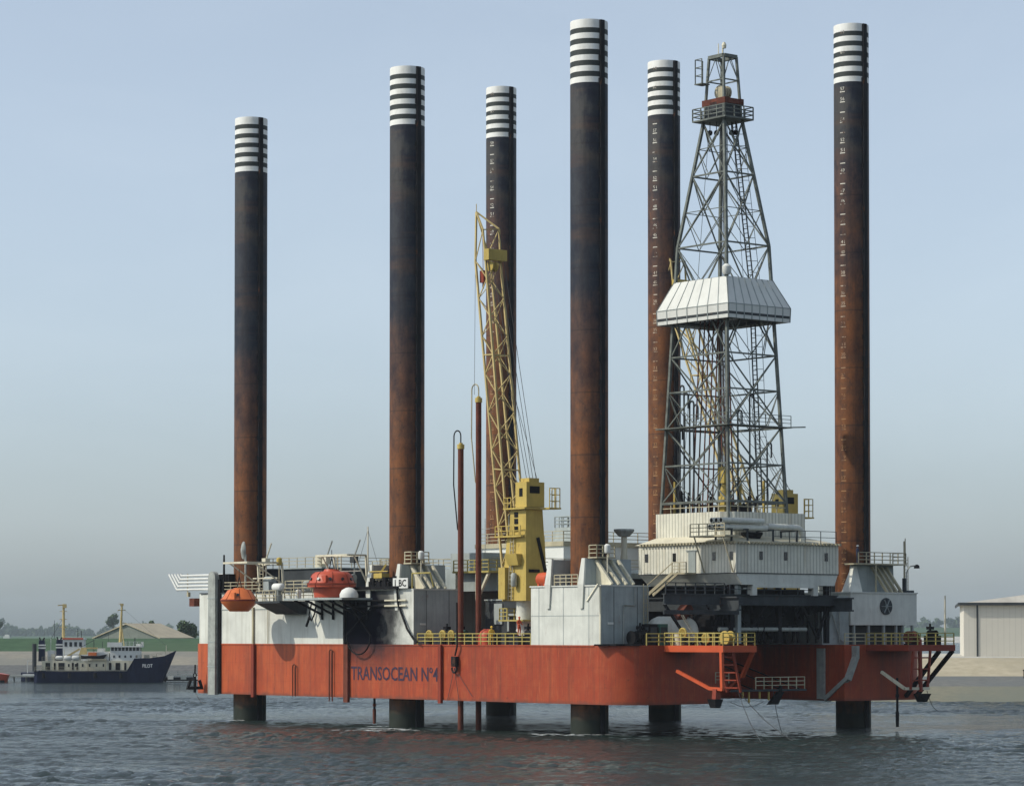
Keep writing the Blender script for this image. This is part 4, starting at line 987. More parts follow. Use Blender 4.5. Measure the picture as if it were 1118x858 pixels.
# ================================================================== CRANES
def lattice(mb, a, b, c, d, n_, w1=.15, w2=.08):
    """four chords given as polylines of equal length; panels between"""
    for ch_ in (a, b, c, d):
        for p, q in zip(ch_, ch_[1:]): mb.bar(p, q, w1)
def chord(p, q, t_): return V3(p)+(V3(q)-V3(p))*t_
def make_crane(label, cu, cv, su, lean_u, lean_v, zf, Ltop, width0, width1, depth0, depth1, head):
    """su = side (+1/-1 along u) on which the boom stands"""
    t = Thing('pedestal_crane', label, 'crane', (cv, cu, DT))
    m = MB(); m.lathe((cv, cu, 0), [(8.45, .8), (12.75, .8)], 28); t.part(m, 'pedestal', M['white'], smooth=True)
    m = MB(); m.box(cv-1.5, cv+1.5, cu-1.6, cu+2.2, 10.75, 10.9); rail(m, [(cv-1.4, cu+2.1, 10.9), (cv-1.4, cu+.9, 10.9)], 1.1, .8, .05); rail(m, [(cv-1.4, cu+2.1, 10.9), (cv+1.4, cu+2.1, 10.9)], 1.1, .9, .05)
    t.part(m, 'pedestal_platform', M['railyellow'])
    y0, y1 = (cu-1.8, cu+1.9) if su > 0 else (cu-1.9, cu+1.8)
    s = su
    def Y(d0, d1): return (cu-1.8*s+d0*s, cu-1.8*s+d1*s)
    def fr(mb, zA, LA, wA, zB, LB, wB):
        a0, a1 = sorted(Y(0, LA)); b0, b1 = sorted(Y(0, LB))
        mb.frustum((cv-1.25, cv-1.25+wA, a0, a1), zA, (cv-1.25, cv-1.25+wB, b0, b1), zB)
    m = MB(); fr(m, 12.75, 3.7, 2.6, 15.0, 3.5, 2.6); fr(m, 15.0, 3.5, 2.6, 19.1, 2.9, 2.35); fr(m, 19.1, 2.6, 2.3, 21.6, 2.4, 2.1)
    body = t.part(m, 'machinery_tower', M['yellow'])
    m = MB(); a0, a1 = sorted(Y(-.15, 1.55)); m.box(cv-1.3, cv+.95, a0, a1, 21.85, 24.3); m.box(cv-.8, cv+.45, a0+.2, a1-.2, 24.3, 24.7); hd = t.part(m, 'tower_head', M['yellow'], body)
    m = MB(); m.box(cv-.9, cv+.35, a0-.03, a0-.005, 23.2, 23.9); t.part(m, 'head_opening', M['black'], hd)
    m = MB(); m.box(cv-1.33, cv-1.305, a0+.6, a0+1.1, 22.9, 23.7); t.part(m, 'head_opening', M['black'], hd)
    m = MB(); a0, a1 = sorted(Y(-.35, 3.0)); m.box(cv-1.7, cv+1.5, a0, a1, 21.65, 21.8); b0, b1 = sorted(Y(-1.6, -.35)); m.box(cv+.4, cv+1.9, b0, b1, 21.65, 21.8)
    rail(m, [(cv+.5, Y(-1.5, 0)[0], 21.8), (cv+1.8, Y(-1.5, 0)[0], 21.8), (cv+1.8, Y(-.3, 0)[0], 21.8)], 1.9, .7, .035, 3)
    rail(m, [(cv-1.65, Y(2.9, 0)[0], 21.8), (cv-1.65, Y(1.8, 0)[0], 21.8)], 1.0, .7, .04, 2)
    a0, a1 = sorted(Y(.2, 4.3)); m.box(cv-1.75, cv-.4, a0, a1, 18.95, 19.1); rail(m, [(cv-1.7, Y(.3, 0)[0], 19.1), (cv-1.7, Y(4.2, 0)[0], 19.1)], .95, 1.0, .04, 2)
    t.part(m, 'service_platform', M['yellow'], body)
    m = MB()
    for z_ in (19.5, 20.25, 20.9): a0, a1 = sorted(Y(1.2, 1.75)); m.box(cv-1.31, cv-1.26, a0, a1, z_, z_+.5)
    t.part(m, 'vent_opening', M['black'], body)
    m = MB(); a0, a1 = sorted(Y(.7, 2.3)); m.frustum((cv-1.65, cv-1.2, a0, a1), 16.2, (cv-2.0, cv-1.2, a0-.1, a1+.1), 17.3); t.part(m, 'cab_hood', M['yellow'], body)
    m = MB(); a0, a1 = sorted(Y(2.6, 3.6)); m.box(cv-1.8, cv-1.26, a0, a1, 12.9, 16.0)
    t.part(m, 'operator_cab', M['yellow'], body)
    m = MB(); m.lathe((cv-1.62, Y(1.4, 0)[0], 14.1), [(0, .22), (.15, .32), (1.2, .32), (1.35, .2)], 14); t.part(m, 'air_canister', M['galv'], body, True)
    m = MB(); ladder(m, (cv-1.42, Y(2.3, 0)[0], 12.8), (cv-1.42, Y(1.9, 0)[0], 18.9), (0, 1, 0), .5, .4, .04); t.part(m, 'tower_ladder', M['railgrey'], body)
    m = MB(); m.bar((cv+.2, Y(-.06, 0)[0], 18.9), (cv+1.3, Y(-.06, 0)[0], 15.2), .1, .35); m.box(cv-.9, cv+.4, *sorted(Y(-.12, 0)), 15.5, 15.8); t.part(m, 'tower_stair', M['dark'], body)
    # boom: A (far left chord), B near chord facing, C, D
    fA, fB = V3((cv-1.0, cu+s*1.95, zf)), V3((cv-1.0, cu+s*.7, zf-.2))
    fC, fD = fB+V3((2.3, 0, 0)), fA+V3((2.3, 0, 0))
    tA = fA+V3((lean_v, lean_u, Ltop)); tB = tA+V3((0, -s*depth1, 0)); tC = tB+V3((width1, 0, 0)); tD = tA+V3((width1, 0, 0))
    m = MB(); K = 17
    for p, q in ((fA, tA), (fB, tB), (fC, tC), (fD, tD)): m.bar(p, q, .19, .19, (1, 0, 0))
    boom = t.part(m, 'boom', M['boom'])
    m = MB()
    cs = [(fA, tA), (fB, tB), (fC, tC), (fD, tD)]
    for k in range(K):
        for e in range(4):
            p, q = cs[e], cs[(e+1) % 4]
            t0, t1 = k/K, (k+1)/K
            if (k+e) % 2: m.bar(chord(*p, t0), chord(*q, t1), .09 if e in (0, 1) else .06)
            else: m.bar(chord(*q, t0), chord(*p, t1), .09 if e in (0, 1) else .06)
        if k in (6, 12): 
            for e in range(4): m.bar(chord(*cs[e], k/K), chord(*cs[(e+1) % 4], k/K), .12)
    t.part(m, 'boom_lacing', M['boom'], boom)
    # head
    pk = tA+V3((.5, s*.5, 5.0*head)); nb = tB+V3((0, s*.4, 3.0*head)); nc = tC+V3((0, s*.2, 3.2*head))
    m = MB(); m.bar(tA, pk, .17); m.bar(tB, nb, .15); m.bar(nb, pk, .15); m.bar(tC, nc, .15); m.bar(nc, pk, .17); m.bar(tD, pk, .13); m.bar(nb, nc, .1); m.bar(tB, nc, .08); m.bar(tA, nb, .08); m.bar(pk, pk+V3((0, 0, .8)), .06)
    t.part(m, 'jib_head', M['boom'], boom)
    m = MB(); zz = tB.z; m.box(tB.x-.15, tB.x+width1+.3, min(tB.y, tB.y-s*.6)-.1, max(tB.y, tB.y-s*.6)+.1, zz-.1, zz+1.0); t.part(m, 'sheave_box', M['yellow'], boom)
    m = MB()
    for o_ in (.3, .9): m.lathe((tB.x+o_, tB.y-s*.3, zz-.7), [(0, .5), (.15, .5)], 20, 'X')
    t.part(m, 'sheave', M['yellow'], boom, True)
    m = MB(); hp0 = V3((cv, cu-s*1.0, 24.6))
    for (o_, tgt) in ((-.5, tB+V3((.2, 0, .5))), (-.1, tB+V3((.7, 0, .5))), (.3, tC+V3((-.3, 0, .5))), (.7, nc)): m.tube([hp0+V3((o_, 0, 0)), tgt], .028, 4)
    m.tube([hp0+V3((.5, -s*.4, 0)), chord(fC, tC, .55)+V3((.5, 0, 0))], .025, 4)
    t.part(m, 'pendant_lines', M['rope'])
    return t, tA, tB, pk
c1, tA, tB, pk = make_crane('yellow pedestal crane with near vertical lattice boom between the two front jack houses', 11.0, 1.0, 1, 4.5, .0, 14.4, 32.3, 2.3, 1.9, 1.25, 1.6, 1)
m = MB(); m.tube([pk+V3((0, .1, 0)), (pk.x, pk.y+.3, 33.4)], .02, 4); c1.part(m, 'hoist_line', M['rope'])
m = MB(); hk = tA+V3((.5, -.6, -1.2)); m.box(hk.x-.2, hk.x+.2, hk.y-.3, hk.y+.3, hk.z-1.0, hk.z+.2); m.tube([hk, hk+V3((0, .1, 4.5))], .03, 4); m.bar(hk+V3((0, 0, -1)), hk+V3((0, 0, -1.6)), .12); c1.part(m, 'hook_block', M['red'])
c2, tA2, tB2, pk2 = make_crane('second yellow crane standing behind the derrick, boom seen through its lattice', 11.6, 36.3, 1, 14.5, -.5, 14.4, 33.0, 2.3, 1.9, 1.25, 1.6, 1)

# ================================================================== THINGS ON THE RIG
def lifeboat(label, c, r, h, mat, flat):
    t = Thing('lifeboat', label, 'lifeboat', (c[0], c[1], c[2]-h/2))
    if flat: prof = [(-.5*h, r*.52), (-.14*h, r*.97), (-.06*h, r), (.02*h, r), (.06*h, r*.93), (.40*h, r*.62), (.46*h, r*.35), (.5*h, r*.28)]
    else: prof = [(-.5*h, r*.74), (-.16*h, r*.78), (-.14*h, r*1.0), (.0, r*1.02), (.02*h, r*.95), (.3*h, r*.84), (.40*h, r*.68), (.43*h, r*.35), (.5*h, r*.3)]
    m = MB(); m.lathe(c, prof, 40); t.part(m, 'hull_shell', M[mat], smooth=True)
    m = MB(); m.lathe((c[0], c[1], c[2]), [(-.055*h, r*1.03), (.005*h, r*1.03)], 40); t.part(m, 'fender_ring', M['red'], smooth=True)
    for k in (range(5) if not flat else (2,)):
        a = R(165+k*33); rr = r*.80 if flat else r*.93; zz = c[2]+h*(.2 if flat else .15)
        p = V3((c[0]+rr*math.cos(a), c[1]+rr*math.sin(a), zz)); nrm = V3((math.cos(a), math.sin(a), .45)).normalized()
        m = MB(); m.cyl(p-nrm*.1, p+nrm*.06, .16, k=12); t.part(m, 'porthole', M['glass'])
    m = MB()
    for k in range(8):
        a = R(k*45+12); q = [V3((c[0]+rr*1.01*math.cos(a), c[1]+rr*1.01*math.sin(a), c[2]+hh_)) for hh_, rr in prof[2:7]]
        m.tube(q, .03, 4)
    t.part(m, 'shell_seam', M['red'])
    m = MB(); a = R(215); rr = r*(.86 if flat else .90); p = V3((c[0]+rr*math.cos(a), c[1]+rr*math.sin(a), c[2]+h*.15)); m.bar(p-V3((0, 0, .35)), p+V3((0, 0, .35)), .75, .25); t.part(m, 'hatch', M[mat])
    m = MB()
    for dy in (-.5, .5): m.bar((c[0], c[1]+dy, c[2]+h*.45), (c[0], c[1], c[2]+h*.5+1.2), .07)
    m.bar((c[0], c[1], c[2]+h*.5+1.2), (c[0], c[1], c[2]+h*.5+2.0), .05); t.part(m, 'lifting_sling', M['dark'])
    return t
lifeboat('small orange survival capsule hanging at the left end of the rig', (-7.2, 48.9, 13.15), 1.95, 2.5, 'lifeboat', True)
lifeboat('large red orange survival capsule sitting on its wall platform', (-5.1, 34.9, 14.72), 2.45, 2.9, 'redpod', False)
def davit(label, cy, cx, z0, ztop, wd, group='davit frames above the lifeboats'):
    t = Thing('davit', label, 'davit', (-2.5, cy, z0), group)
    for s in (-1, 1):
        y_ = cy+s*wd/2
        m = MB(); m.bar((-2.6, y_, z0), (-2.8, y_, ztop), .18); m.bar((-2.8, y_, ztop), (cx, y_, ztop), .18); m.bar((-2.7, y_, z0+.8), (cx+.8, y_, ztop-.05), .12); t.part(m, 'side_frame', M['cream'])
    m = MB(); m.bar((cx, cy-wd/2, ztop), (cx, cy+wd/2, ztop), .2); m.bar((-2.8, cy-wd/2, ztop), (-2.8, cy+wd/2, ztop), .16); m.bar((-3.4, cy-wd/2, ztop-1.6), (-3.4, cy+wd/2, ztop-1.6), .12); t.part(m, 'cross_beam', M['cream'])
    m = MB(); m.box(-3.3, -2.3, cy-.5, cy+.5, z0, z0+1.1); m.cyl((-2.8, cy-.8, z0+1.3), (-2.8, cy+.8, z0+1.3), .35, k=14); t.part(m, 'winch', M['grey'])
    m = MB(); ladder(m, (-3.0, cy+wd*.28, z0), (-3.0, cy+wd*.28, ztop), (0, 1, 0), .6, .35, .04); t.part(m, 'ladder', M['railgrey'])
    return t
davit('white frame davit holding the small orange capsule', 49.6, -7.2, 14.05, 17.1, 4.6)
davit('low grey davit frame over the large red capsule', 34.9, -5.1, 14.05, 17.6, 5.6)
def single_at(mb, name, mat, label, cat, base, **k): return single(mb, name, M[mat], label, cat, base, **k)
# dish
m = MB(); t = Thing('satellite_dish', 'grey oval dish on a post in front of the far left leg', 'dish antenna', (-2.6, 56.6, 14.05))
m.bar((-2.6, 54.6, 14.05), (-2.6, 54.6, 18.2), .16); t.part(m, 'post', M['galv'])
m = MB(); m.lathe((-2.75, 54.9, 18.6), [(-.2, .3), (0, .75), (.12, .8), (.14, .75)], 20, 'X', (.5, 1.25)); t.part(m, 'dish', M['galv'], smooth=True)
def lamp_post(label, x_, y_, z0, h, mat, head, group='lamps and sirens on the deck edge', hr=.3):
    t = Thing('deck_lamp', label, 'lamp', (x_, y_, z0), group)
    m = MB(); m.cyl((x_, y_, z0), (x_, y_, z0+h), .06, k=8); t.part(m, 'post', M[mat])
    m = MB(); m.lathe((x_, y_, z0+h), [(0, hr*.8), (.1, hr), (.7, hr), (.85, hr*.5)], 14); t.part(m, 'head', M[head], smooth=True)
    return t
lamp_post('yellow headed deck lamp between the two lifeboats', -3.1, 47.4, 14.05, 2.8, 'railgrey', 'yellow')
lamp_post('white canister lamp on a tall post at the struts of the near jack house', -1.2, -4.0, 14.07, 3.0, 'cream', 'cleanwhite')
lamp_post('white canister lamp on a tall post at the struts of the middle jack house', -1.2, LU-4.0, 14.07, 3.0, 'cream', 'cleanwhite')
# life raft canisters
def raft(label, x_, y_, z0):
    t = Thing('life_raft_canister', label, 'life raft', (x_, y_, z0), 'white life raft canisters by the lifeboats')
    m = MB(); m.lathe((x_, y_, z0), [(0, .45), (.55, .45), (.6, .35), (1.1, .35)], 16); t.part(m, 'stand', M['galv'])
    m = MB(); m.lathe((x_, y_-.85, z0+1.45), [(0, .1), (.06, .32), (.2, .42), (1.5, .42), (1.64, .32), (1.7, .1)], 18, 'Y'); t.part(m, 'canister', M['cleanwhite'], smooth=True)
raft('white life raft canister on a stand between the two lifeboats', -5.6, 43.9, 12.98)
m = MB(); m.lathe((-6.0, 30.6, 13.2), [(0, .95), (.35, .95), (.75, .75), (1.0, .35), (1.05, 0.05)], 22)
m2 = m; single_at(m2, 'white_dome', 'cleanwhite', 'white domed cover at the right end of the large capsule platform', 'dome cover', (-6.0, 30.6, 13.2), smooth=True)
m = MB(); m.lathe((-6.0, 39.6, 13.2), [(0, .3), (.8, .3), (.9, .2)], 14); single_at(m, 'drum', 'cleanwhite', 'small white drum left of the large red capsule', 'drum', (-6.0, 39.6, 13.2), smooth=True)
# mushroom vent
t = Thing('mushroom_vent', 'tall pale funnel vent with flared head left of the drill floor house', 'vent', (3.4, -1.1, 14.0))
m = MB(); m.cyl((3.4, -1.1, 14.0), (3.4, -1.1, 18.9), .28, k=18); m.cyl((3.4, -1.1, 16.5), (3.4, -1.1, 17.0), .34, k=18); t.part(m, 'shaft', M['cream'], smooth=True)
m = MB(); m.lathe((3.4, -1.1, 18.75), [(0, .4), (.05, .55), (.55, 1.0), (.72, 1.0), (.74, .8)], 12); t.part(m, 'flared_head', M['galv'])
# orange drum on the near jack house
m = MB(); m.lathe((-2.1, 3.3, 14.72), [(0, .3), (.06, .62), (.5, .66), (1.0, .66), (1.44, .62), (1.5, .3)], 22, 'Y'); m.box(-2.6, -1.6, 3.5, 3.7, 14.05, 14.3); m.box(-2.6, -1.6, 4.4, 4.6, 14.05, 14.3)
single_at(m, 'orange_drum', 'orange', 'orange drum lying on the near jack house roof beside the crane', 'drum', (-2.1, 4, 14.05), smooth=True)
m = MB(); m.bar((-3.2, -5.0, 14.1), (-4.2, -4.6, 12.5), .3, .2); single_at(m, 'inclined_spar', 'cream', 'short cream spar leaning down from the near corner of the jack house', 'spar', (-3.2, -5, 14.1))
# standing jetting pipes through the hull
def jet(label, v_, u_, ztop, loopmat, grp='rust brown standing pipes left of the crane'):
    t = Thing('standing_pipe', label, 'pipe', (v_, u_, DT), grp)
    m = MB(); m.cyl((v_, u_, -2), (v_, u_, ztop), .29, k=16); t.part(m, 'pipe', M['rust'], smooth=True)
    m = MB(); m.cyl((v_, u_, ztop), (v_, u_, ztop+.45), .36, k=14); m.cyl((v_, u_, ztop+.45), (v_, u_, ztop+.6), .2, k=14); t.part(m, 'collar', M['yellow'])
    m = MB(); m.tube([(v_, u_, ztop+.5)]+arc((v_, u_+.55, ztop+1.3), .55, math.pi, 0, 8, (0, 1, 0), (0, 0, 1))[:]+[(v_, u_+1.15, ztop-3.5), (v_, u_+.5, ztop-8.0)], .07, 6); t.part(m, 'gooseneck_hose', M[loopmat])
    return t
jet('shorter rust brown standing pipe at the corner of the middle jack house', -2.2, 17.0, 27.8, 'dark')
j2 = jet('taller rust brown standing pipe right beside the crane boom', .6, 17.7, 32.6, 'railgrey')
# black oily hook and chain over the side
t = Thing('hanging_hook', 'black hook and chain hanging over the orange hull below the standing pipes', 'hook', (-QV-.3, 16.3, DT))
m = MB(); m.tube([(-QV-.3, 16.2, 12.6), (-QV-.35, 16.1, 8.3), (-QV-.3, 16.5, 7.4)], .1); t.part(m, 'chain', M['dark'])
m = MB(); m.box(-QV-.5, -QV-.1, 16.2, 16.9, 6.3, 7.3); m.tube(arc((-QV-.3, 16.6, 6.1), .4, R(20), R(-230), 8, (0, 1, 0), (0, 0, 1)), .1); t.part(m, 'hook', M['dark'])
m = MB()
for (du, z_) in ((1.4, 2.9), (-.6, 2.5), (-2.6, 3.4)): m.tube([(-QV-.3, 16.6, 6.2), (-QV-.1, 16.6+du, z_)], .025, 4)
t.part(m, 'wire', M['rope'])
# hoses
m = MB(); m.tube([(-QV-.2, 26.2, 14.3), (-QV-.3, 25.9, 12.6), (-QV-.3, 25.2, 11.4), (-QV-.4, 24.2, 10.0), (-QV-.5, 23.0, 9.0), (-QV-.5, 22.4, 8.7)], .11, 8)
single_at(m, 'hose', 'black', 'thick black hose running down the sooty wall to the deck corner', 'hose', (-3.2, 26.2, 14.2), group='black hoses hanging on the deckhouse wall', smooth=True)
m = MB(); pts = arc((-QV-.5, 32.4, 9.4), 2.1, math.pi, 2*math.pi, 12, (0, 1, 0), (0, 0, 1)); m.tube([(-QV-.5, 30.2, 12.2)]+[V3((p.x, p.y, 9.4-(9.4-p.z)*.95)) for p in reversed(pts)]+[(-QV-.5, 34.4, 12.9)], .08, 8)
single_at(m, 'hose', 'black', 'black hose hanging in a loop over the sooted hull top', 'hose', (-3.5, 32.4, 9.4), group='black hoses hanging on the deckhouse wall', smooth=True)
m = MB(); m.tube([(-QV-.6, 40.6, 12.9), (-QV-.6, 41.1, 11.5), (-QV-.6, 40.7, 10.9), (-QV-.6, 40.1, 11.6), (-QV-.6, 39.8, 12.6)], .08, 8); m.bar((-QV-.6, 41.0, 11.3), (-QV-.6, 41.6, 10.3), .18)
single_at(m, 'hose', 'black', 'short looped black hose under the left end of the capsule platform', 'hose', (-3.6, 40.6, 12.9), group='black hoses hanging on the deckhouse wall', smooth=True)
# flare burner / black gear beside the second jack house
t = Thing('burner_gear', 'black oily machinery with yellow rail on the sooty deck edge', 'machinery', (-2.5, 29, 14.05))
m = MB(); m.box(-3.6, -1.0, 25.6, 33.6, 14.06, 14.35)
random.seed(11)
for k in range(16): 
    y_ = random.uniform(26.5, 33); m.box(-3.3+random.random(), -2.2+random.random(), y_, y_+random.uniform(.3, .9), 14.3, random.uniform(14.7, 15.4))
t.part(m, 'machine_body', M['black'])
m = MB(); m.box(-3.2, -2.2, 28.8, 30.2, 15.2, 15.7); m.bar((-3, 28, 15.9), (-3, 31.2, 15.9), .1); m.bar((-3, 29.5, 15.5), (-2.5, 29.0, 16.6), .2); t.part(m, 'yellow_frame', M['yellow'])
t = Thing('sign_board', 'white board with black marks beside the middle jack house roof', 'sign', (-3.1, 26.6, 14.1))
m = MB(); m.box(-3.42, -3.34, 24.1, 26.6, 14.12, 15.15); t.part(m, 'board', M['cleanwhite'])
m = text_mb('1 BC', .72, 1.9, (-3.435, 26.25, 14.28), (0, -1, 0), (0, 0, 1), .004, .02); t.part(m, 'lettering', M['dark'])
t = Thing('spot_lamp', 'white gooseneck lamp frame behind the sign board', 'lamp frame', (-3, 24, 14.05))
m = MB(); m.tube([(-3.0, 23.9, 14.1), (-3.0, 23.9, 15.6), (-3.0, 20.9+.0, 15.6), (-3.0+.4, 20.9, 14.2)], .08); t.part(m, 'frame', M['railyellow'])
# masts
def mast(label, x_, y_, z0, h, stays=0, r=.07, mat='galv', cross=None):
    t = Thing('mast', label, 'mast', (x_, y_, z0), 'thin masts on the deckhouses')
    m = MB(); m.cyl((x_, y_, z0), (x_, y_, z0+h), r, r*.6, k=8); 
    if cross: m.bar((x_, y_-cross, z0+h*.8), (x_, y_+cross, z0+h*.8), .05)
    t.part(m, 'pole', M[mat])
    if stays:
        m = MB()
        for s in (-1, 1): m.tube([(x_, y_, z0+h*.95), (x_, y_+s*stays, z0)], .02, 4)
        t.part(m, 'stay', M['rope'])
mast('stout dark mast over the vent trunk at the far left end', -2.9, 58.4, 14.0, 4.2, 0, .16, 'dark')
mast('tall pale mast with wire stays right of the large capsule', -1, 34.2, 14.05, 6.6, 3.0, .10, 'cream')
mast('thin aerial over the left upper deckhouse', 4, 60.5, 16.7, 3.4, 0, .05)
mast('thin aerial left of the middle leg', 10, 44, 16.3, 4.0, 0, .05)
mast('T shaped aerial right of the middle leg', 12, 31, 16.3, 5.4, 0, .05, cross=.8)
mast('small cross topped aerial left of the standing pipes', 12, 27, 16.3, 5.8, 0, .06, cross=.5)
mast('thin pole on the stern jack house platform', 39.5, -3.6, 16.6, 2.7, 0, .08, 'railgrey')
mast('white pole standing beside the stern jack house', 37.9, -10.5, 8.45, 4.9, 0, .12, 'cream')
t = Thing('swan_neck_lamp', 'curved lamp arm on the roof corner of the stern jack house', 'lamp', (38.6, -4.6, 13.7))
m = MB(); m.tube([(38.6, -4.6, 13.7), (38.6, -4.6, 15.8), (38.9, -4.8, 16.4), (39.6, -5.0, 16.5)], .07); t.part(m, 'arm', M['galv'])
m = MB(); m.lathe((39.7, -5.0, 16.2), [(0, .3), (.25, .28), (.4, .12)], 12); t.part(m, 'shade', M['dark'])
m = MB(); m.box(38.2, 39.4, -4.9, -2.4, 13.72, 13.95); m.cyl((38.7, -4.2, 13.9), (38.7, -4.2, 15.2), .22, k=10); single_at(m, 'roof_hatch', 'dgrey', 'dark hatch box at the right roof edge of the stern jack house', 'hatch', (38.8, -3.6, 13.7))
# roof clutter left
def drumv(label, c, r, h, mat, grp='tanks and cowls on the left deckhouse roof'):
    m = MB(); m.lathe(c, [(0, r), (h*.85, r), (h, r*.7)], 18); single_at(m, 'deck_tank', mat, label, 'tank', c, group=grp, smooth=True)
drumv('cream round tank behind the yellow headed lamp', (2.8, 47.9, 16.72), .75, 1.3, 'cream')
drumv('small white tank on the deck left of the large capsule', (-1.6, 42.2, 14.05), .55, 1.7, 'cleanwhite')
drumv('squat grey tank beside the small white tank', (-1.8, 43.8, 14.05), .6, 1.1, 'galv')
drumv('white cowl just above the left side of the large capsule', (-1.0, 40.2, 14.05), .6, 2.0, 'cleanwhite')
drumv('dark cowl right of the large capsule frame', (-.5, 31.2, 14.05), .5, 2.2, 'dgrey')
t = Thing('winch_unit', 'grey boxy winch house behind the black machinery', 'winch house', (0, 33, 14.05))
t = t
m = MB(); m.frustum((.5, 3.5, 32.4, 35.2), 14.05, (.9, 3.5, 32.6, 34.9), 16.2); t.part(m, 'housing', M['grey'])
m = MB(); rail(m, [(1, 32.7, 16.2), (1, 34.8, 16.2), (3.3, 34.8, 16.2)], 1.1, 1, .04); t.part(m, 'railing', M['railgrey'])
random.seed(21)
for (label, y_, x_) in (('leaning thin davit arm right of the far left leg', 51.5, -2.0), ('leaning thin davit arm left of the large capsule', 40.9, -1.5), ('leaning dark floodlight arm right of the large capsule', 35.9, -1.5)):
    t = Thing('leaning_boom', label, 'davit arm', (x_, y_, 14.05), 'small leaning davit arms on the deckhouse')
    m = MB(); m.tube([(x_, y_, 14.05), (x_, y_, 17.6), (x_, y_-1.0, 19.3)], .09); t.part(m, 'arm', M['galv' if x_ > -1.9 else 'cream'])
    m = MB(); m.box(x_-.3, x_+.3, y_-.3, y_+.4, 16.9, 17.7); t.part(m, 'lamp_head', M['dgrey' if y_ < 36 else 'cream'])
# deck gear between the jack houses
random.seed(4)
def gear(label, name, cat, c, mat, kind, grp='small deck machines behind the yellow railing'):
    t = Thing(name, label, cat, c, grp); x_, y_, z_ = c
    if kind == 'wheel':
        m = MB(); m.lathe((x_-.1, y_, z_+.95), [(0, .42), (.02, .5), (.18, .5), (.2, .42), (.2, .3), (0, .3), (0, .42)], 20, 'X'); m.bar((x_, y_-.4, z_+.95), (x_, y_+.4, z_+.95), .1); m.bar((x_, y_, z_+.55), (x_, y_, z_+1.35), .1); t.part(m, 'hand_wheel', M[mat], smooth=False)
        m = MB(); m.box(x_-.1, x_+.3, y_-.2, y_+.2, z_, z_+.8); t.part(m, 'stand', M['dark'])
    elif kind == 'engine':
        m = MB(); m.box(x_-.5, x_+.5, y_-.7, y_+.7, z_, z_+.9); m.cyl((x_, y_-.5, z_+1.1), (x_, y_+.5, z_+1.1), .35, k=12); t.part(m, 'engine_block', M[mat])
        m = MB(); m.cyl((x_, y_+.3, z_+1.2), (x_, y_+.3, z_+2.1), .1, k=8); m.box(x_-.3, x_+.3, y_+.05, y_+.55, z_+1.5, z_+1.8); t.part(m, 'exhaust_stack', M['dark'])
    elif kind == 'cabinet':
        m = MB(); m.box(x_-.5, x_+.5, y_-.55, y_+.55, z_, z_+2.0); t.part(m, 'cabinet', M[mat])
        m = MB(); m.box(x_-.53, x_-.505, y_-.4, y_+.4, z_+.3, z_+1.7); m.box(x_-.4, x_+.4, y_-.58, y_-.555, z_+.3, z_+1.7); t.part(m, 'door', M['dgrey'])
    elif kind == 'reel':
        m = MB(); m.lathe((x_-.4, y_, z_+.7), [(0, .65), (.08, .65), (.08, .35), (.72, .35), (.72, .65), (.8, .65)], 20, 'X'); t.part(m, 'reel', M[mat]); m = MB(); m.box(x_-.45, x_+.45, y_-.5, y_+.5, z_, z_+.15); t.part(m, 'frame', M['dark'])
gear('yellow fairlead wheel nearest the soot stained corner', 'fairlead', 'fairlead', (-2.3, 22.0, DT), 'yellow', 'wheel')
gear('yellow fairlead wheel in the middle of the three at the grey wall', 'fairlead', 'fairlead', (-2.3, 19.8, DT), 'yellow', 'wheel')
gear('yellow fairlead wheel nearest the standing pipes', 'fairlead', 'fairlead', (-2.3, 18.4, DT), 'yellow', 'wheel')
gear('black engine with white top by the grey jack house wall', 'deck_engine', 'engine', (-.9, 20.6, DT), 'dark', 'engine')
gear('green topped pump beside the black engine', 'deck_pump', 'pump', (-.6, 18.7, DT), 'green', 'engine')
gear('dark winch behind the middle of the yellow deck railing', 'deck_winch', 'winch', (-1.0, 13.2, DT), 'dark', 'reel')
gear('dark winch behind the railing just left of the crane', 'deck_winch', 'winch', (-1.2, 10.2, DT), 'dark', 'reel')
gear('dark engine behind the railing under the crane', 'deck_engine', 'engine', (-1.2, 7.4, DT), 'dark', 'engine')
m = MB(); m.lathe((-.4, 15.1, DT), [(0, .85), (.9, .85), (1.3, .65), (1.55, .3)], 20); single_at(m, 'domed_vessel', 'redpod', 'pinkish red dome rising over the yellow deck railing', 'vessel', (-.4, 15.1, DT), smooth=True)
g2 = 'machines on the deck right of the near jack house'
gear('black cable reel lying at the hull corner', 'cable_reel', 'reel', (-.2, -6.6, DT), 'black', 'reel', g2)
gear('small dark engine beside the near jack house wall', 'deck_engine', 'engine', (1.0, -6.4, DT), 'dark', 'engine', g2)
gear('tall black cabinet on the near deck corner', 'control_cabinet', 'cabinet', (2.0, -6.3, DT), 'black', 'cabinet', g2)
gear('dark green cabinet beside the tall black one', 'control_cabinet', 'cabinet', (3.3, -6.3, DT), 'green', 'cabinet', g2)
gear('yellow round valve wheel on the left anchor platform', 'valve_wheel', 'valve', (3.0, -9.8, DT+.2), 'yellow', 'wheel', g2)
gear('lower yellow valve wheel near the middle of the left anchor platform', 'valve_wheel', 'valve', (3.3, -12.6, DT-.3), 'yellow', 'wheel', g2)
gear('yellow winch at the outer corner of the left anchor platform', 'anchor_winch', 'winch', (3.4, -15.4, DT), 'yellow', 'reel', g2)
gear('dark winch in the middle of the right anchor platform', 'anchor_winch', 'winch', (32.0, -11.5, DT), 'dark', 'reel', g2)
gear('dark engine at the right end of the right anchor platform', 'deck_engine', 'engine', (34.4, -12.0, DT), 'black', 'engine', g2)
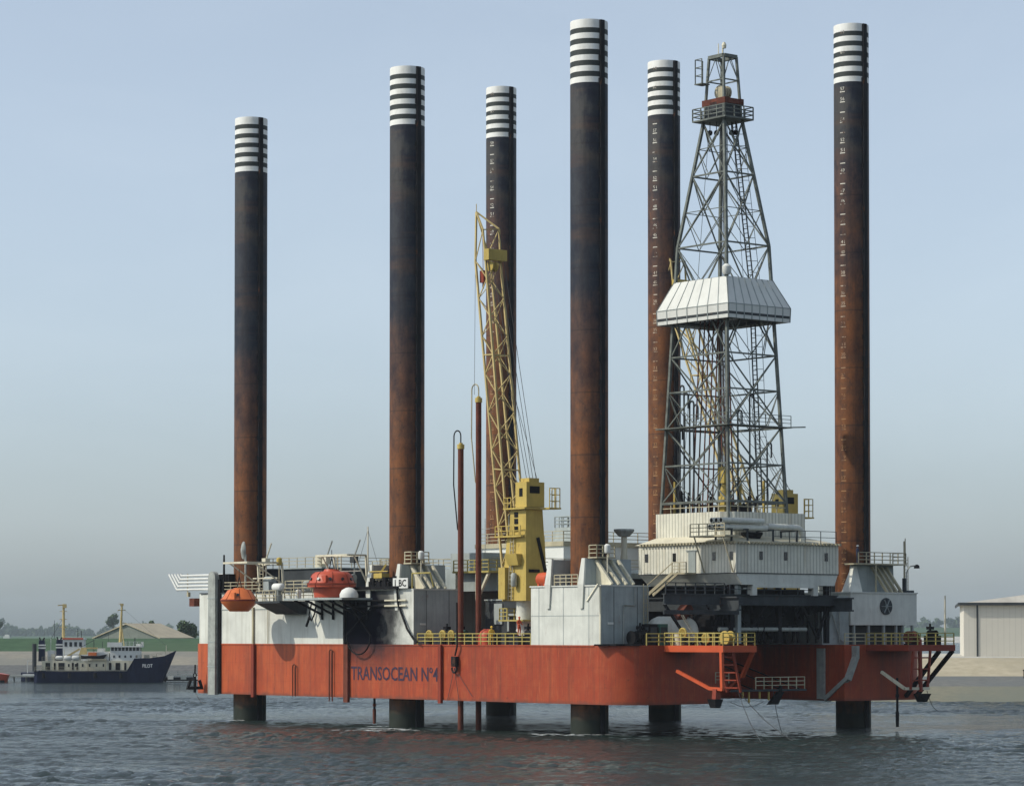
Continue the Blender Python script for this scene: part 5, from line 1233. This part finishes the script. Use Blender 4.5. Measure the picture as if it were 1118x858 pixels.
gear('rusty winch at the left edge of the right anchor platform', 'anchor_winch', 'winch', (30.0, -13.2, DT), 'rust', 'reel', g2)
m = MB(); m.cyl((4.2, -7.9, DT), (4.2, -7.9, DT+1.1), .4, k=16); single_at(m, 'white_drum', 'cream', 'cream barrel standing where the left anchor platform meets the deck', 'barrel', (4.2, -7.9, DT), smooth=True)
t = Thing('storage_tank', 'white rounded tank lying behind the yellow railing under the drill floor', 'tank', (5.6, -5.2, DT))
m = MB(); m.lathe((3.2, -5.2, 9.75), [(-.0, .2), (.12, .8), (.5, 1.25), (1.0, 1.42), (4.4, 1.42), (4.9, 1.2), (5.3, .7), (5.4, .2)], 28, 'X'); t.part(m, 'shell', M['white'], smooth=True)
for vv in (4.2, 7.4):
    m = MB(); m.box(vv-.15, vv+.15, -6.2, -4.2, DT, 9.2); t.part(m, 'saddle', M['dark'])
m = MB(); ladder(m, (7.2, -7.6, DT), (6.0, -6.4, 11.3), (1, .6, 0), .6, .35, .05); t.part(m, 'ladder', M['cream'])
# anchors
def anchor(label, p, s=1., rot=0):
    t = Thing('anchor', label, 'anchor', p, 'ship anchors hanging at the hull'); x_, y_, z_ = p
    m = MB(); m.bar((x_, y_, z_+1.0*s), (x_, y_, z_-1.0*s), .26*s); m.tube(arc((x_, y_, z_+1.25*s), .25*s, 0, 2*math.pi, 8, (1, 0, 0), (0, 0, 1)), .07*s); t.part(m, 'shank', M['black'])
    m = MB(); m.hexa([(x_-1.2*s, y_-.25, z_-.6*s), (x_+1.2*s, y_-.25, z_-.6*s), (x_+1.2*s, y_+.25, z_-.6*s), (x_-1.2*s, y_+.25, z_-.6*s)], [(x_-.9*s, y_-.2, z_-1.1*s+.9*s), (x_+.9*s, y_-.2, z_-.2*s), (x_+.9*s, y_+.2, z_-.2*s), (x_-.9*s, y_+.2, z_-.2*s)])
    m.bar((x_-1.1*s, y_, z_-.5*s), (x_-.7*s, y_, z_+.6*s), .3*s); m.bar((x_+1.1*s, y_, z_-.5*s), (x_+.7*s, y_, z_+.6*s), .3*s); t.part(m, 'flukes', M['black'])
    m = MB(); m.tube([(x_, y_, z_+1.5*s), (x_+.1, y_+.1, z_+2.6*s)], .09); t.part(m, 'chain', M['dark'])
anchor('black anchor hanging low at the far left corner of the hull', (-4.2, 62.2, 3.9), .85)
def hanger(label, x_, y_, zs, ze, w_=.32):
    t = Thing('hanging_pump', label, 'pump', (x_, y_, zs), 'dark pumps hanging under the hull'); m = MB(); m.cyl((x_, y_, zs+1), (x_, y_, ze+1.4), .12, k=8); t.part(m, 'pipe', M['dark'])
    m = MB(); m.cyl((x_, y_, ze+1.5), (x_, y_, ze), w_*.6, w_*.5, k=10); m.cyl((x_, y_, zs-.6), (x_, y_, zs-.9), w_*.6, k=10); t.part(m, 'pump_body', M['rust'] if x_ < 5 else M['dark'])
hanger('brown pump hanging under the hull left of the middle leg', -1.6, 32.2, DB, .3)
hanger('black pump hanging under the hull near the stern leg', 30.4, -11.0, 4.2, .4)
t = Thing('mooring_line', 'thin dark mooring lines running from the left platform down into the water', 'rope', (7, -12, 4))
for (a, b) in (((6, -14, 4.3), (-2.5, -26, 0)), ((7, -13, 4.3), (1.5, -26, 0)), ((15, -9.4, 4.1), (15.6, -10, 0)), ((13.8, -9.3, 3.1), (6, -13, 3.2)), ((31.4, -14, 4), (32.8, -14.1, 2)), ((-4.2, 62.2, 3.2), (-6, 57, 2.0))):
    m = MB(); a, b = V3(a), V3(b); md = (a+b)/2-V3((0, 0, .5)); m.tube([a, (a+md)/2-V3((0, 0, .12)), md, (b+md)/2-V3((0, 0, .08)), b], .03, 4); t.part(m, 'line', M['rope'])
m = MB(); m.hexa([(14.3, -9.6, 2.8), (15.5, -9.6, 2.8), (15.7, -9.2, 2.8), (14.3, -9.2, 2.8)], [(15.6, -9.6, 4.0), (16.3, -9.6, 4.0), (16.3, -9.2, 4.0), (15.6, -9.2, 4.0)]); m.bar((15.9, -9.4, 3.9), (16.0, -9.4, 4.6), .25)
single_at(m, 'hanging_block', 'black', 'black block with yellow cap hanging from the slot catwalk', 'block', (15.5, -9.4, 4))

# foam round the legs
n = N('foam'); M['foam'] = n.fin((.62, .66, .66), .7)
random.seed(9)
m = MB()
for (v_, u_, sx, sy, cnt) in ((-3.4, -1.8, 3.2, 1.2, 46), (-9.5, 20.5, 3.4, 1.6, 110), (-7.0, 24, 2.0, 1.0, 40), (-2.4, 56.6, 1.6, .6, 16), (-3, 30, 1.2, .6, 12), (8, -2, 1.0, .5, 8), (-4.2, 1.6, 1.8, .8, 26)):
    for k in range(cnt):
        x_, y_ = random.gauss(v_, sx*.5), random.gauss(u_, sy*.8); r = random.uniform(.06, .36)
        pts = []
        for q in range(9):
            a = q*math.pi*2/9; rr = r*random.uniform(.4, 1.3); pts.append((x_+rr*math.cos(a)*1.6, y_+rr*math.sin(a), .10))
        m.add(pts, [tuple(range(9))])
fo = single(m, 'foam', M['foam'], 'white foam on the water at the legs', None, (0, 0, 0), kind='stuff')

# ---- people
def person(label, base, col_body, col_top, pose=0, facing=0):
    t = Thing('person', label, 'person', base, None); x_, y_, z_ = base
    bm = bmesh.new(); L = bm.verts.layers.skin.verify(); J = {}
    def v(nm, p, r):
        q = bm.verts.new(p); q[L].radius = r if isinstance(r, tuple) else (r, r); J[nm] = q; return q
    v('pel', (0, 0, .95), (.16, .11)); v('wst', (0, 0, 1.12), (.14, .10)); v('chs', (0, .02, 1.35), (.19, .12)); v('nck', (0, .03, 1.50), .06); v('hd', (0, .04, 1.62), (.09, .10)); v('hd2', (0, .04, 1.74), .07)
    for s, n_ in ((-1, 'l'), (1, 'r')):
        v('hp'+n_, (s*.10, 0, .88), .10); v('kn'+n_, (s*.12, .05, .50), .07); v('an'+n_, (s*.12, -.02, .10), .05); v('ft'+n_, (s*.13, .14, .05), .045)
        v('sh'+n_, (s*.21, .02, 1.42), .07); v('el'+n_, (s*.28, .05, 1.14), .05); v('wr'+n_, (s*.22, .30, 1.06), .035); v('hn'+n_, (s*.20, .38, 1.08), .04)
    E_ = [('pel', 'wst'), ('wst', 'chs'), ('chs', 'nck'), ('nck', 'hd'), ('hd', 'hd2')]
    for n_ in 'lr': E_ += [('pel', 'hp'+n_), ('hp'+n_, 'kn'+n_), ('kn'+n_, 'an'+n_), ('an'+n_, 'ft'+n_), ('chs', 'sh'+n_), ('sh'+n_, 'el'+n_), ('el'+n_, 'wr'+n_), ('wr'+n_, 'hn'+n_)]
    for a, b in E_: bm.edges.new((J[a], J[b]))
    me = bpy.data.meshes.new('body'); bm.to_mesh(me); bm.free()
    me.skin_vertices[0].data[0].use_root = True
    me.materials.append(M[col_body]); o = bpy.data.objects.new('body', me); COL.objects.link(o); o.parent = t.e; o.rotation_euler.z = facing
    o.modifiers.new('skin', 'SKIN'); sd = o.modifiers.new('sub', 'SUBSURF'); sd.levels = sd.render_levels = 1
    m = MB(); m.lathe((0, .04, 1.70), [(0, .15), (.02, .125), (.10, .11), (.15, .04)], 14); h_ = m.build('helmet', M[col_top], t.e, (0, 0, 0), True); h_.rotation_euler.z = facing
person('person in yellow oilskins standing at the yellow deck railing', (-2.3, 12.0, DT), 'oilskin', 'oilskin', facing=R(-200))
person('person in dark overalls and white helmet at the stern platform railing', (32.6, -3.5, 16.66), 'overalls', 'cleanwhite', facing=R(-160))
person('person in orange overalls behind the deck railing near the crane', (-1.6, 8.6, DT+.9), 'orange', 'orange', facing=R(-180))
m = MB(); m.box(-2.3, -.9, 7.9, 9.3, DT, DT+.9); single_at(m, 'deck_chest', 'dgrey', 'grey chest the orange clad worker stands on', 'chest', (-1.6, 8.6, DT))

# ================================================================== SHIPS
def ship_hull(mb, prof, beam, z_keel, x0, x1):
    """prof: list of (x, half width factor, sheer height)"""
    vs = []; fs = []; k = len(prof)
    for (xx, hw, sh, rake) in prof:
        for s in (-1, 1):
            vs += [(xx-rake, s*hw*beam*.82, z_keel), (xx, s*hw*beam, sh)]
    for i in range(k-1):
        a = i*4; b = a+4
        fs += [(a, b, b+1, a+1), (b+2, a+2, a+3, b+3), (a+1, b+1, b+3, a+3), (a, a+2, b+2, b)]
    fs += [(0, 1, 3, 2), ((k-1)*4, (k-1)*4+2, (k-1)*4+3, (k-1)*4+1)]
    mb.add(vs, fs); return mb
SF = Matrix.Translation((-93.6, 563, 0)) @ Matrix.Rotation(R(3), 4, 'Z')
ship = Thing('pilot_ship', 'dark blue hulled pilot ship with white bridge moored on the left', 'ship', (0, 0, 0), 'moored working ships', SF)
m = MB(); ship_hull(m, [(0, .72, 2.2, 0), (.8, .9, 2.3, .3), (5, 1, 2.2, 0), (12, 1, 2.2, 0), (18.2, 1, 2.3, 0), (18.25, 1, 2.35, 0)], 3.1, -.5, 0, 27)
ship.part(m, 'aft_hull', M['navy'])
m = MB(); ship_hull(m, [(18.2, 1.0, 2.4, 0), (19.6, 1.0, 4.75, 0), (22.5, .85, 4.8, .2), (25.3, .48, 5.2, 1.0), (27.6, .04, 6.3, 2.8)], 3.1, -.5, 0, 27); bowh = ship.part(m, 'bow_hull', M['navy'])
m = text_mb('PILOT', .72, 1.95, (21.2, -3.02, 2.95), (.998, .06, 0), (0, -.02, 1), .06, .012); ship.part(m, 'lettering', M['whiteletter'], bowh)
m = MB(); m.tube([(18.3, -3.15, 2.42), (12, -3.15, 2.3), (1, -2.9, 2.35)], .07); ship.part(m, 'rubbing_strake', M['dgrey'])
m = MB(); m.box(1.6, 19.6, -2.5, 2.5, 2.2, 4.3); ck = ship.part(m, 'deckhouse', M['cream'])
for (xx, wd) in ((2.3, .9), (3.9, .35), (4.8, 1.2), (7.4, .4), (8.3, .35), (14.6, .5), (15.9, .9), (17.6, .4)):
    m = MB(); m.box(xx, xx+wd, -2.54, -2.505, 2.5, 3.9); ship.part(m, 'doorway', M['dark'], ck)
for k in range(11):
    xx = 2.6+k*1.35
    if 8 < k < 10: continue
    m = MB(); m.box(xx, xx+.32, -2.54, -2.505, 3.1, 3.7); ship.part(m, 'window', M['glass'], ck)
m = MB(); m.box(10.4, 14.2, -3.0, 3.0, 4.4, 4.62); m.bar((10.6, -2.9, 2.3), (10.6, -2.9, 4.4), .12); m.bar((14, -2.9, 2.3), (14, -2.9, 4.4), .12); ship.part(m, 'boat_deck', M['railgrey'])
m = MB(); m.box(14.8, 20.6, -2.3, 2.3, 4.3, 6.25); br = ship.part(m, 'bridge', M['cleanwhite'])
m = MB(); m.box(14.9, 20.65, -2.34, 2.34, 6.25, 6.95); ship.part(m, 'bridge_window_band', M['glass'], br)
m = MB()
for k in range(9): m.box(14.86+k*.7, 15.02+k*.7, -2.37, -2.3, 6.25, 6.95)
ship.part(m, 'window_post', M['cleanwhite'], br)
m = MB(); m.box(14.3, 21.0, -2.9, 2.9, 6.95, 7.2); m.box(14.3, 17.2, -2.9, -2.85, 7.2, 7.9); m.box(14.3, 14.35, -2.9, 2.9, 7.2, 7.9); rail(m, [(17.2, -2.8, 7.2), (20.9, -2.8, 7.2), (20.9, 2.8, 7.2)], .8, .8, .035, 2); m.box(19.8, 20.6, -1, 1, 7.2, 7.6); ship.part(m, 'bridge_roof', M['cleanwhite'], br)
m = MB()
for k in range(5): m.box(15.4+k*1.1, 15.75+k*1.1, -2.34, -2.305, 4.9, 5.35)
ship.part(m, 'window', M['dgrey'], br)
m = MB(); m.cyl((16.6, 0, 7.2), (16.9, 0, 15.2), .34, .16, k=10); m.cyl((17.4, -.5, 7.2), (16.8, 0, 11.5), .12, k=6); m.bar((16.2, -1, 14.2), (17.5, 1, 14.2), .14); m.box(16.6, 17.2, -.4, .4, 15.0, 15.5); m.bar((16.9, 0, 11.6), (17.8, 0, 11.7), .12); m.bar((16.4, -1.2, 15.4), (16.6, 1.2, 15.5), .08); ship.part(m, 'mast', M['boom'])
m = MB(); m.box(21.3, 22.3, -.8, .8, 4.8, 5.4); m.box(23, 23.8, -.6, .6, 4.9, 5.3); m.bar((25.6, 0, 5.4), (25.6, 0, 7.3), .12); ship.part(m, 'foredeck_gear', M['cream'])
m = MB(); rail(m, [(20, -2.8, 4.8), (23, -2.3, 4.9), (26.4, -.8, 5.7)], .6, 1, .03, 2); ship.part(m, 'bow_railing', M['railgrey'])
m = MB(); rail(m, [(1.6, -2.4, 4.3), (10.2, -2.4, 4.3)], .75, .8, .03, 2); rail(m, [(.3, -3.0, 2.3), (14, -3.05, 2.3)], .8, 1.1, .03, 2); ship.part(m, 'deck_railing', M['railgrey'])
m = MB(); m.box(11.2, 14.6, -2.0, 2.0, 4.3, 6.0); m.box(12.2, 13.6, -1.2, 1.2, 6.0, 6.7); ship.part(m, 'mid_house', M['cleanwhite'])
m = MB(); m.bar((11.6, -1.5, 6.0), (11.6, -1.5, 8.4), .12); m.bar((13.2, -1.0, 6.6), (13.2, -1.0, 8.0), .1); m.bar((11.6, -1.5, 8.3), (9.0, -1.8, 6.9), .1); m.bar((14.6, -2.0, 7.2), (14.4, -2.0, 9.6), .06); m.bar((19.6, -1.6, 7.2), (19.6, -1.6, 8.8), .18); m.bar((18.2, -2.4, 7.2), (18.2, -2.4, 8.3), .06)
ship.part(m, 'aerials', M['dgrey'])
m = MB(); m.tube([(16.8, 0, 14.8), (25.6, 0, 7.2)], .02, 4); m.tube([(16.8, 0, 14.8), (11.8, -1.5, 8.3)], .02, 4); m.tube([(16.7, 0, 13), (19.5, -2.6, 7.2)], .02, 4); ship.part(m, 'rigging', M['rope'])
m = MB(); m.bar((5.9, -2.3, 4.4), (5.9, -2.3, 6.4), .12); m.bar((7.4, -2.3, 4.4), (7.4, -2.3, 6.0), .12); m.box(3.4, 4.1, -2.4, -1.8, 4.3, 5.6); m.box(8.6, 9.2, -2.4, -1.9, 4.3, 5.5); ship.part(m, 'boat_deck_gear', M['cream'])
for xx in (2, 7, 12, 17):
    m = MB(); m.cyl((xx, -3.25, .9), (xx, -3.25, 1.9), .28, k=10); ship.part(m, 'side_fender', M['black'])
# orange workboat on the ship's boat deck
bt = Thing('workboat', 'small orange topped workboat carried on the pilot ship boat deck', 'boat', (9.4, -2.4, 4.7), None, SF)
m = MB(); ship_hull(m, [(9.2, .5, 5.35, 0), (9.8, .9, 5.25, .1), (12.6, .9, 5.25, 0), (14.3, .1, 5.6, .7)], .9, 4.7, 0, 1); m.v = [v+V3((0, -2.3, 0)) for v in m.v]; bt.part(m, 'hull', M['dark'])
m = MB(); m.box(10.6, 12.2, -2.8, -1.8, 5.3, 5.95); bt.part(m, 'cabin', M['lifeboat'])
m = MB(); m.frustum((8.8, 10.4, -2.7, -1.7), 5.5, (9.2, 10.2, -2.5, -1.9), 6.9); m.box(10.2, 12.4, -2.6, -1.8, 6.6, 6.9); m.bar((8.9, -2.3, 6.6), (6.4, -2.3, 5.1), .35)
ship.part(m, 'davit_crane', M['boom'])
for (xx, rr) in ((4.9, .42), (6.6, .55), (8.1, .55)):
    m = MB(); m.lathe((xx, -2.1, 4.85), [(-.75, .1), (-.7, rr*.8), (-.5, rr), (.5, rr), (.7, rr*.8), (.75, .1)], 14, 'X'); o = ship.part(m, 'raft_canister', M['cleanwhite'], smooth=True)
# aft house and funnels
def funnel(x_, y_, z0, zt):
    m = MB(); m.frustum((x_-.62, x_+.62, y_-.7, y_+.7), z0, (x_-.55, x_+.55, y_-.6, y_+.6), zt); f = ship.part(m, 'funnel', M['navy'])
    m = MB()
    for z_ in (zt-1.1, zt-1.65): m.box(x_-.66, x_+.66, y_-.74, y_+.74, z_, z_+.28)
    ship.part(m, 'funnel_band', M['cleanwhite'], f)
    m = MB(); m.cyl((x_-.3, y_, zt), (x_-.5, y_, zt+.55), .13, k=8); m.cyl((x_+.2, y_, zt), (x_+.5, y_, zt+.5), .16, k=8); ship.part(m, 'funnel_top', M['black'], f)
funnel(1.5, -1.6, 4.2, 8.3); funnel(4.9, -1.5, 4.2, 8.4)
m = MB(); m.cyl((.15, -2.6, 2.2), (.15, -2.6, 7.6), .42, k=12); ship.part(m, 'rolled_fender', M['dgrey'])
m = MB(); m.bar((-1.3, -1.5, 1.9), (-1.3, -1.5, 4.4), .15); m.bar((-1.3, -1.5, 4.3), (-.5, -1.5, 4.3), .15); m.box(-2.2, .2, -2.2, 0, 1.4, 1.7); ship.part(m, 'stern_frame', M['cleanwhite'])
m = MB(); m.box(2.6, 4.0, -1.6, .4, 4.3, 6.3); m.bar((3.2, -1.4, 6.3), (3.2, -1.4, 8.6), .1); ship.part(m, 'vent_house', M['cleanwhite'])
# tug behind
TF = Matrix.Translation((-97.2, 581, 0)) @ Matrix.Rotation(R(2), 4, 'Z')
tug = Thing('tugboat', 'tug with white wheelhouse and cream mast behind the pilot ship stern', 'tugboat', (0, 0, 0), 'moored working ships', TF)
m = MB(); ship_hull(m, [(-2, .6, 1.8, 0), (0, .95, 1.8, .2), (8, 1, 1.9, 0), (14, .6, 2.7, .4), (16.5, .05, 3.4, 1.5)], 3.2, -.5, 0, 1); tug.part(m, 'hull', M['navy'])
m = MB(); m.box(4, 11.5, -2, 2, 1.9, 5.6); tug.part(m, 'deckhouse', M['cleanwhite'])
m = MB(); m.box(5.4, 10.6, -1.8, 1.8, 5.6, 8.4); wh = tug.part(m, 'wheelhouse', M['cleanwhite'])
for k in range(5):
    m = MB(); m.box(5.75+k*.98, 6.3+k*.98, -1.84, -1.805, 7.0, 7.9); tug.part(m, 'window', M['dgrey'], wh)
m = MB(); m.box(5.2, 10.8, -2, 2, 8.4, 8.6); m.box(7, 10.4, -1.9, 1.9, 8.6, 8.8); tug.part(m, 'roof', M['cleanwhite'], wh)
m = MB(); m.box(6.4, 10.5, -2.03, -1.95, 8.42, 8.75); tug.part(m, 'roof_trim', M['redpod'], wh)
m = MB(); m.cyl((6.3, 0, 8.6), (6.3, 0, 15.6), .33, .22, k=8)
for z_ in (10.6, 12.2, 13.8): m.bar((6.3, -.6, z_), (6.3, .6, z_+.1), .2); m.bar((5.5, 0, z_+.3), (7.0, 0, z_+.3), .12)
m.bar((5.2, -.4, 15.3), (6.8, .3, 15.5), .2); m.box(6.1, 6.9, -.3, .3, 14.8, 15.5); tug.part(m, 'mast', M['boom'])
m = MB(); m.tube([(4.6, -1, 8.6), (4.6, -1, 12.3)], .05); m.tube([(9.3, -1, 8.6), (9.3, -1, 10.6)], .08); m.tube([(10.0, -1, 8.6), (10.0, -1, 10.2)], .08); m.tube([(3.6, 0, 8.2), (6.2, 0, 12.8)], .04); tug.part(m, 'aerial', M['dgrey'])
# orange barge
BF = Matrix.Translation((-106.5, 566, 0))
bg_ = Thing('pontoon_boat', 'orange red workboat cut by the left picture edge', 'boat', (0, 0, 0), None, BF)
m = MB(); ship_hull(m, [(-4, 1, 1.9, 0), (5.4, 1, 1.8, 0), (7.2, .5, 1.5, .6)], 2.4, -.4, 0, 1); bg_.part(m, 'hull', M['redpod'])
m = MB(); m.box(-4, 6.6, -2.5, 2.5, -.3, .45); bg_.part(m, 'boot_top', M['dark'])
m = MB(); m.box(-1, 1, -2.45, -2.41, .7, 1.2); bg_.part(m, 'white_patch', M['cleanwhite'])
# jetty
jt = Thing('jetty', 'low dark floating jetty with pale fenders right of the pilot ship bow', 'jetty', (-68, 575, 0), None, I4)
m = MB(); m.box(-70, -50, 572, 578, .2, .9); jt.part(m, 'deck', M['dark'])
m = MB(); rail(m, [(-70, 572.2, .9), (-50, 572.2, .9)], 1.1, 1.6, .06, 2); jt.part(m, 'railing', M['grey'])
for k in range(6):
    m = MB(); m.box(-68.6+k*2.6, -67.5+k*2.6, 571.6, 572, .5, 1.2); jt.part(m, 'fender', M['cleanwhite'] if k % 2 == 0 else M['grey'])
for xx in (-69.5, -61, -54):
    m = MB(); m.cyl((xx, 575, -2), (xx, 575, 2.4), .22, k=8); jt.part(m, 'pile', M['dark'])
# jetty behind stern
m = MB(); m.box(-101, -94.5, 575, 578, .9, 1.3)
for xx in (-100, -97.5, -95.5): m.cyl((xx, 576, -1), (xx, 576, .9), .2, k=8)
single(m, 'landing_stage', M['galv'], 'grey landing stage between the orange boat and the ship stern', 'landing stage', (-98, 576, 0), None, I4)
# far small white vehicle on the dike
m = MB(); m.box(-127.2, -125.6, 717, 719, 8.45, 9.0); m.box(-126.9, -125.9, 717.2, 718.8, 9.0, 9.4)
single(m, 'parked_van', M['cleanwhite'], 'tiny white van on the crest of the green dike', 'van', (-126.4, 718, 8.4), None, I4)

# ================================================================== HAZE
m = MB(); m.box(-5000, 5000, -700, 7000, -1.5, 95)
hz = bpy.data.materials.new('haze_air'); hz.use_nodes = True; t_ = hz.node_tree; t_.nodes.remove(t_.nodes['Principled BSDF'])
pv = t_.nodes.new('ShaderNodeVolumePrincipled'); pv.inputs['Color'].default_value = (.74, .83, .92, 1); pv.inputs['Density'].default_value = .00007; pv.inputs['Anisotropy'].default_value = .2
t_.links.new(pv.outputs[0], t_.nodes['Material Output'].inputs['Volume'])
ho = m.build('haze', hz); tag(ho, 'thin blue grey harbour haze', None, None, 'stuff')
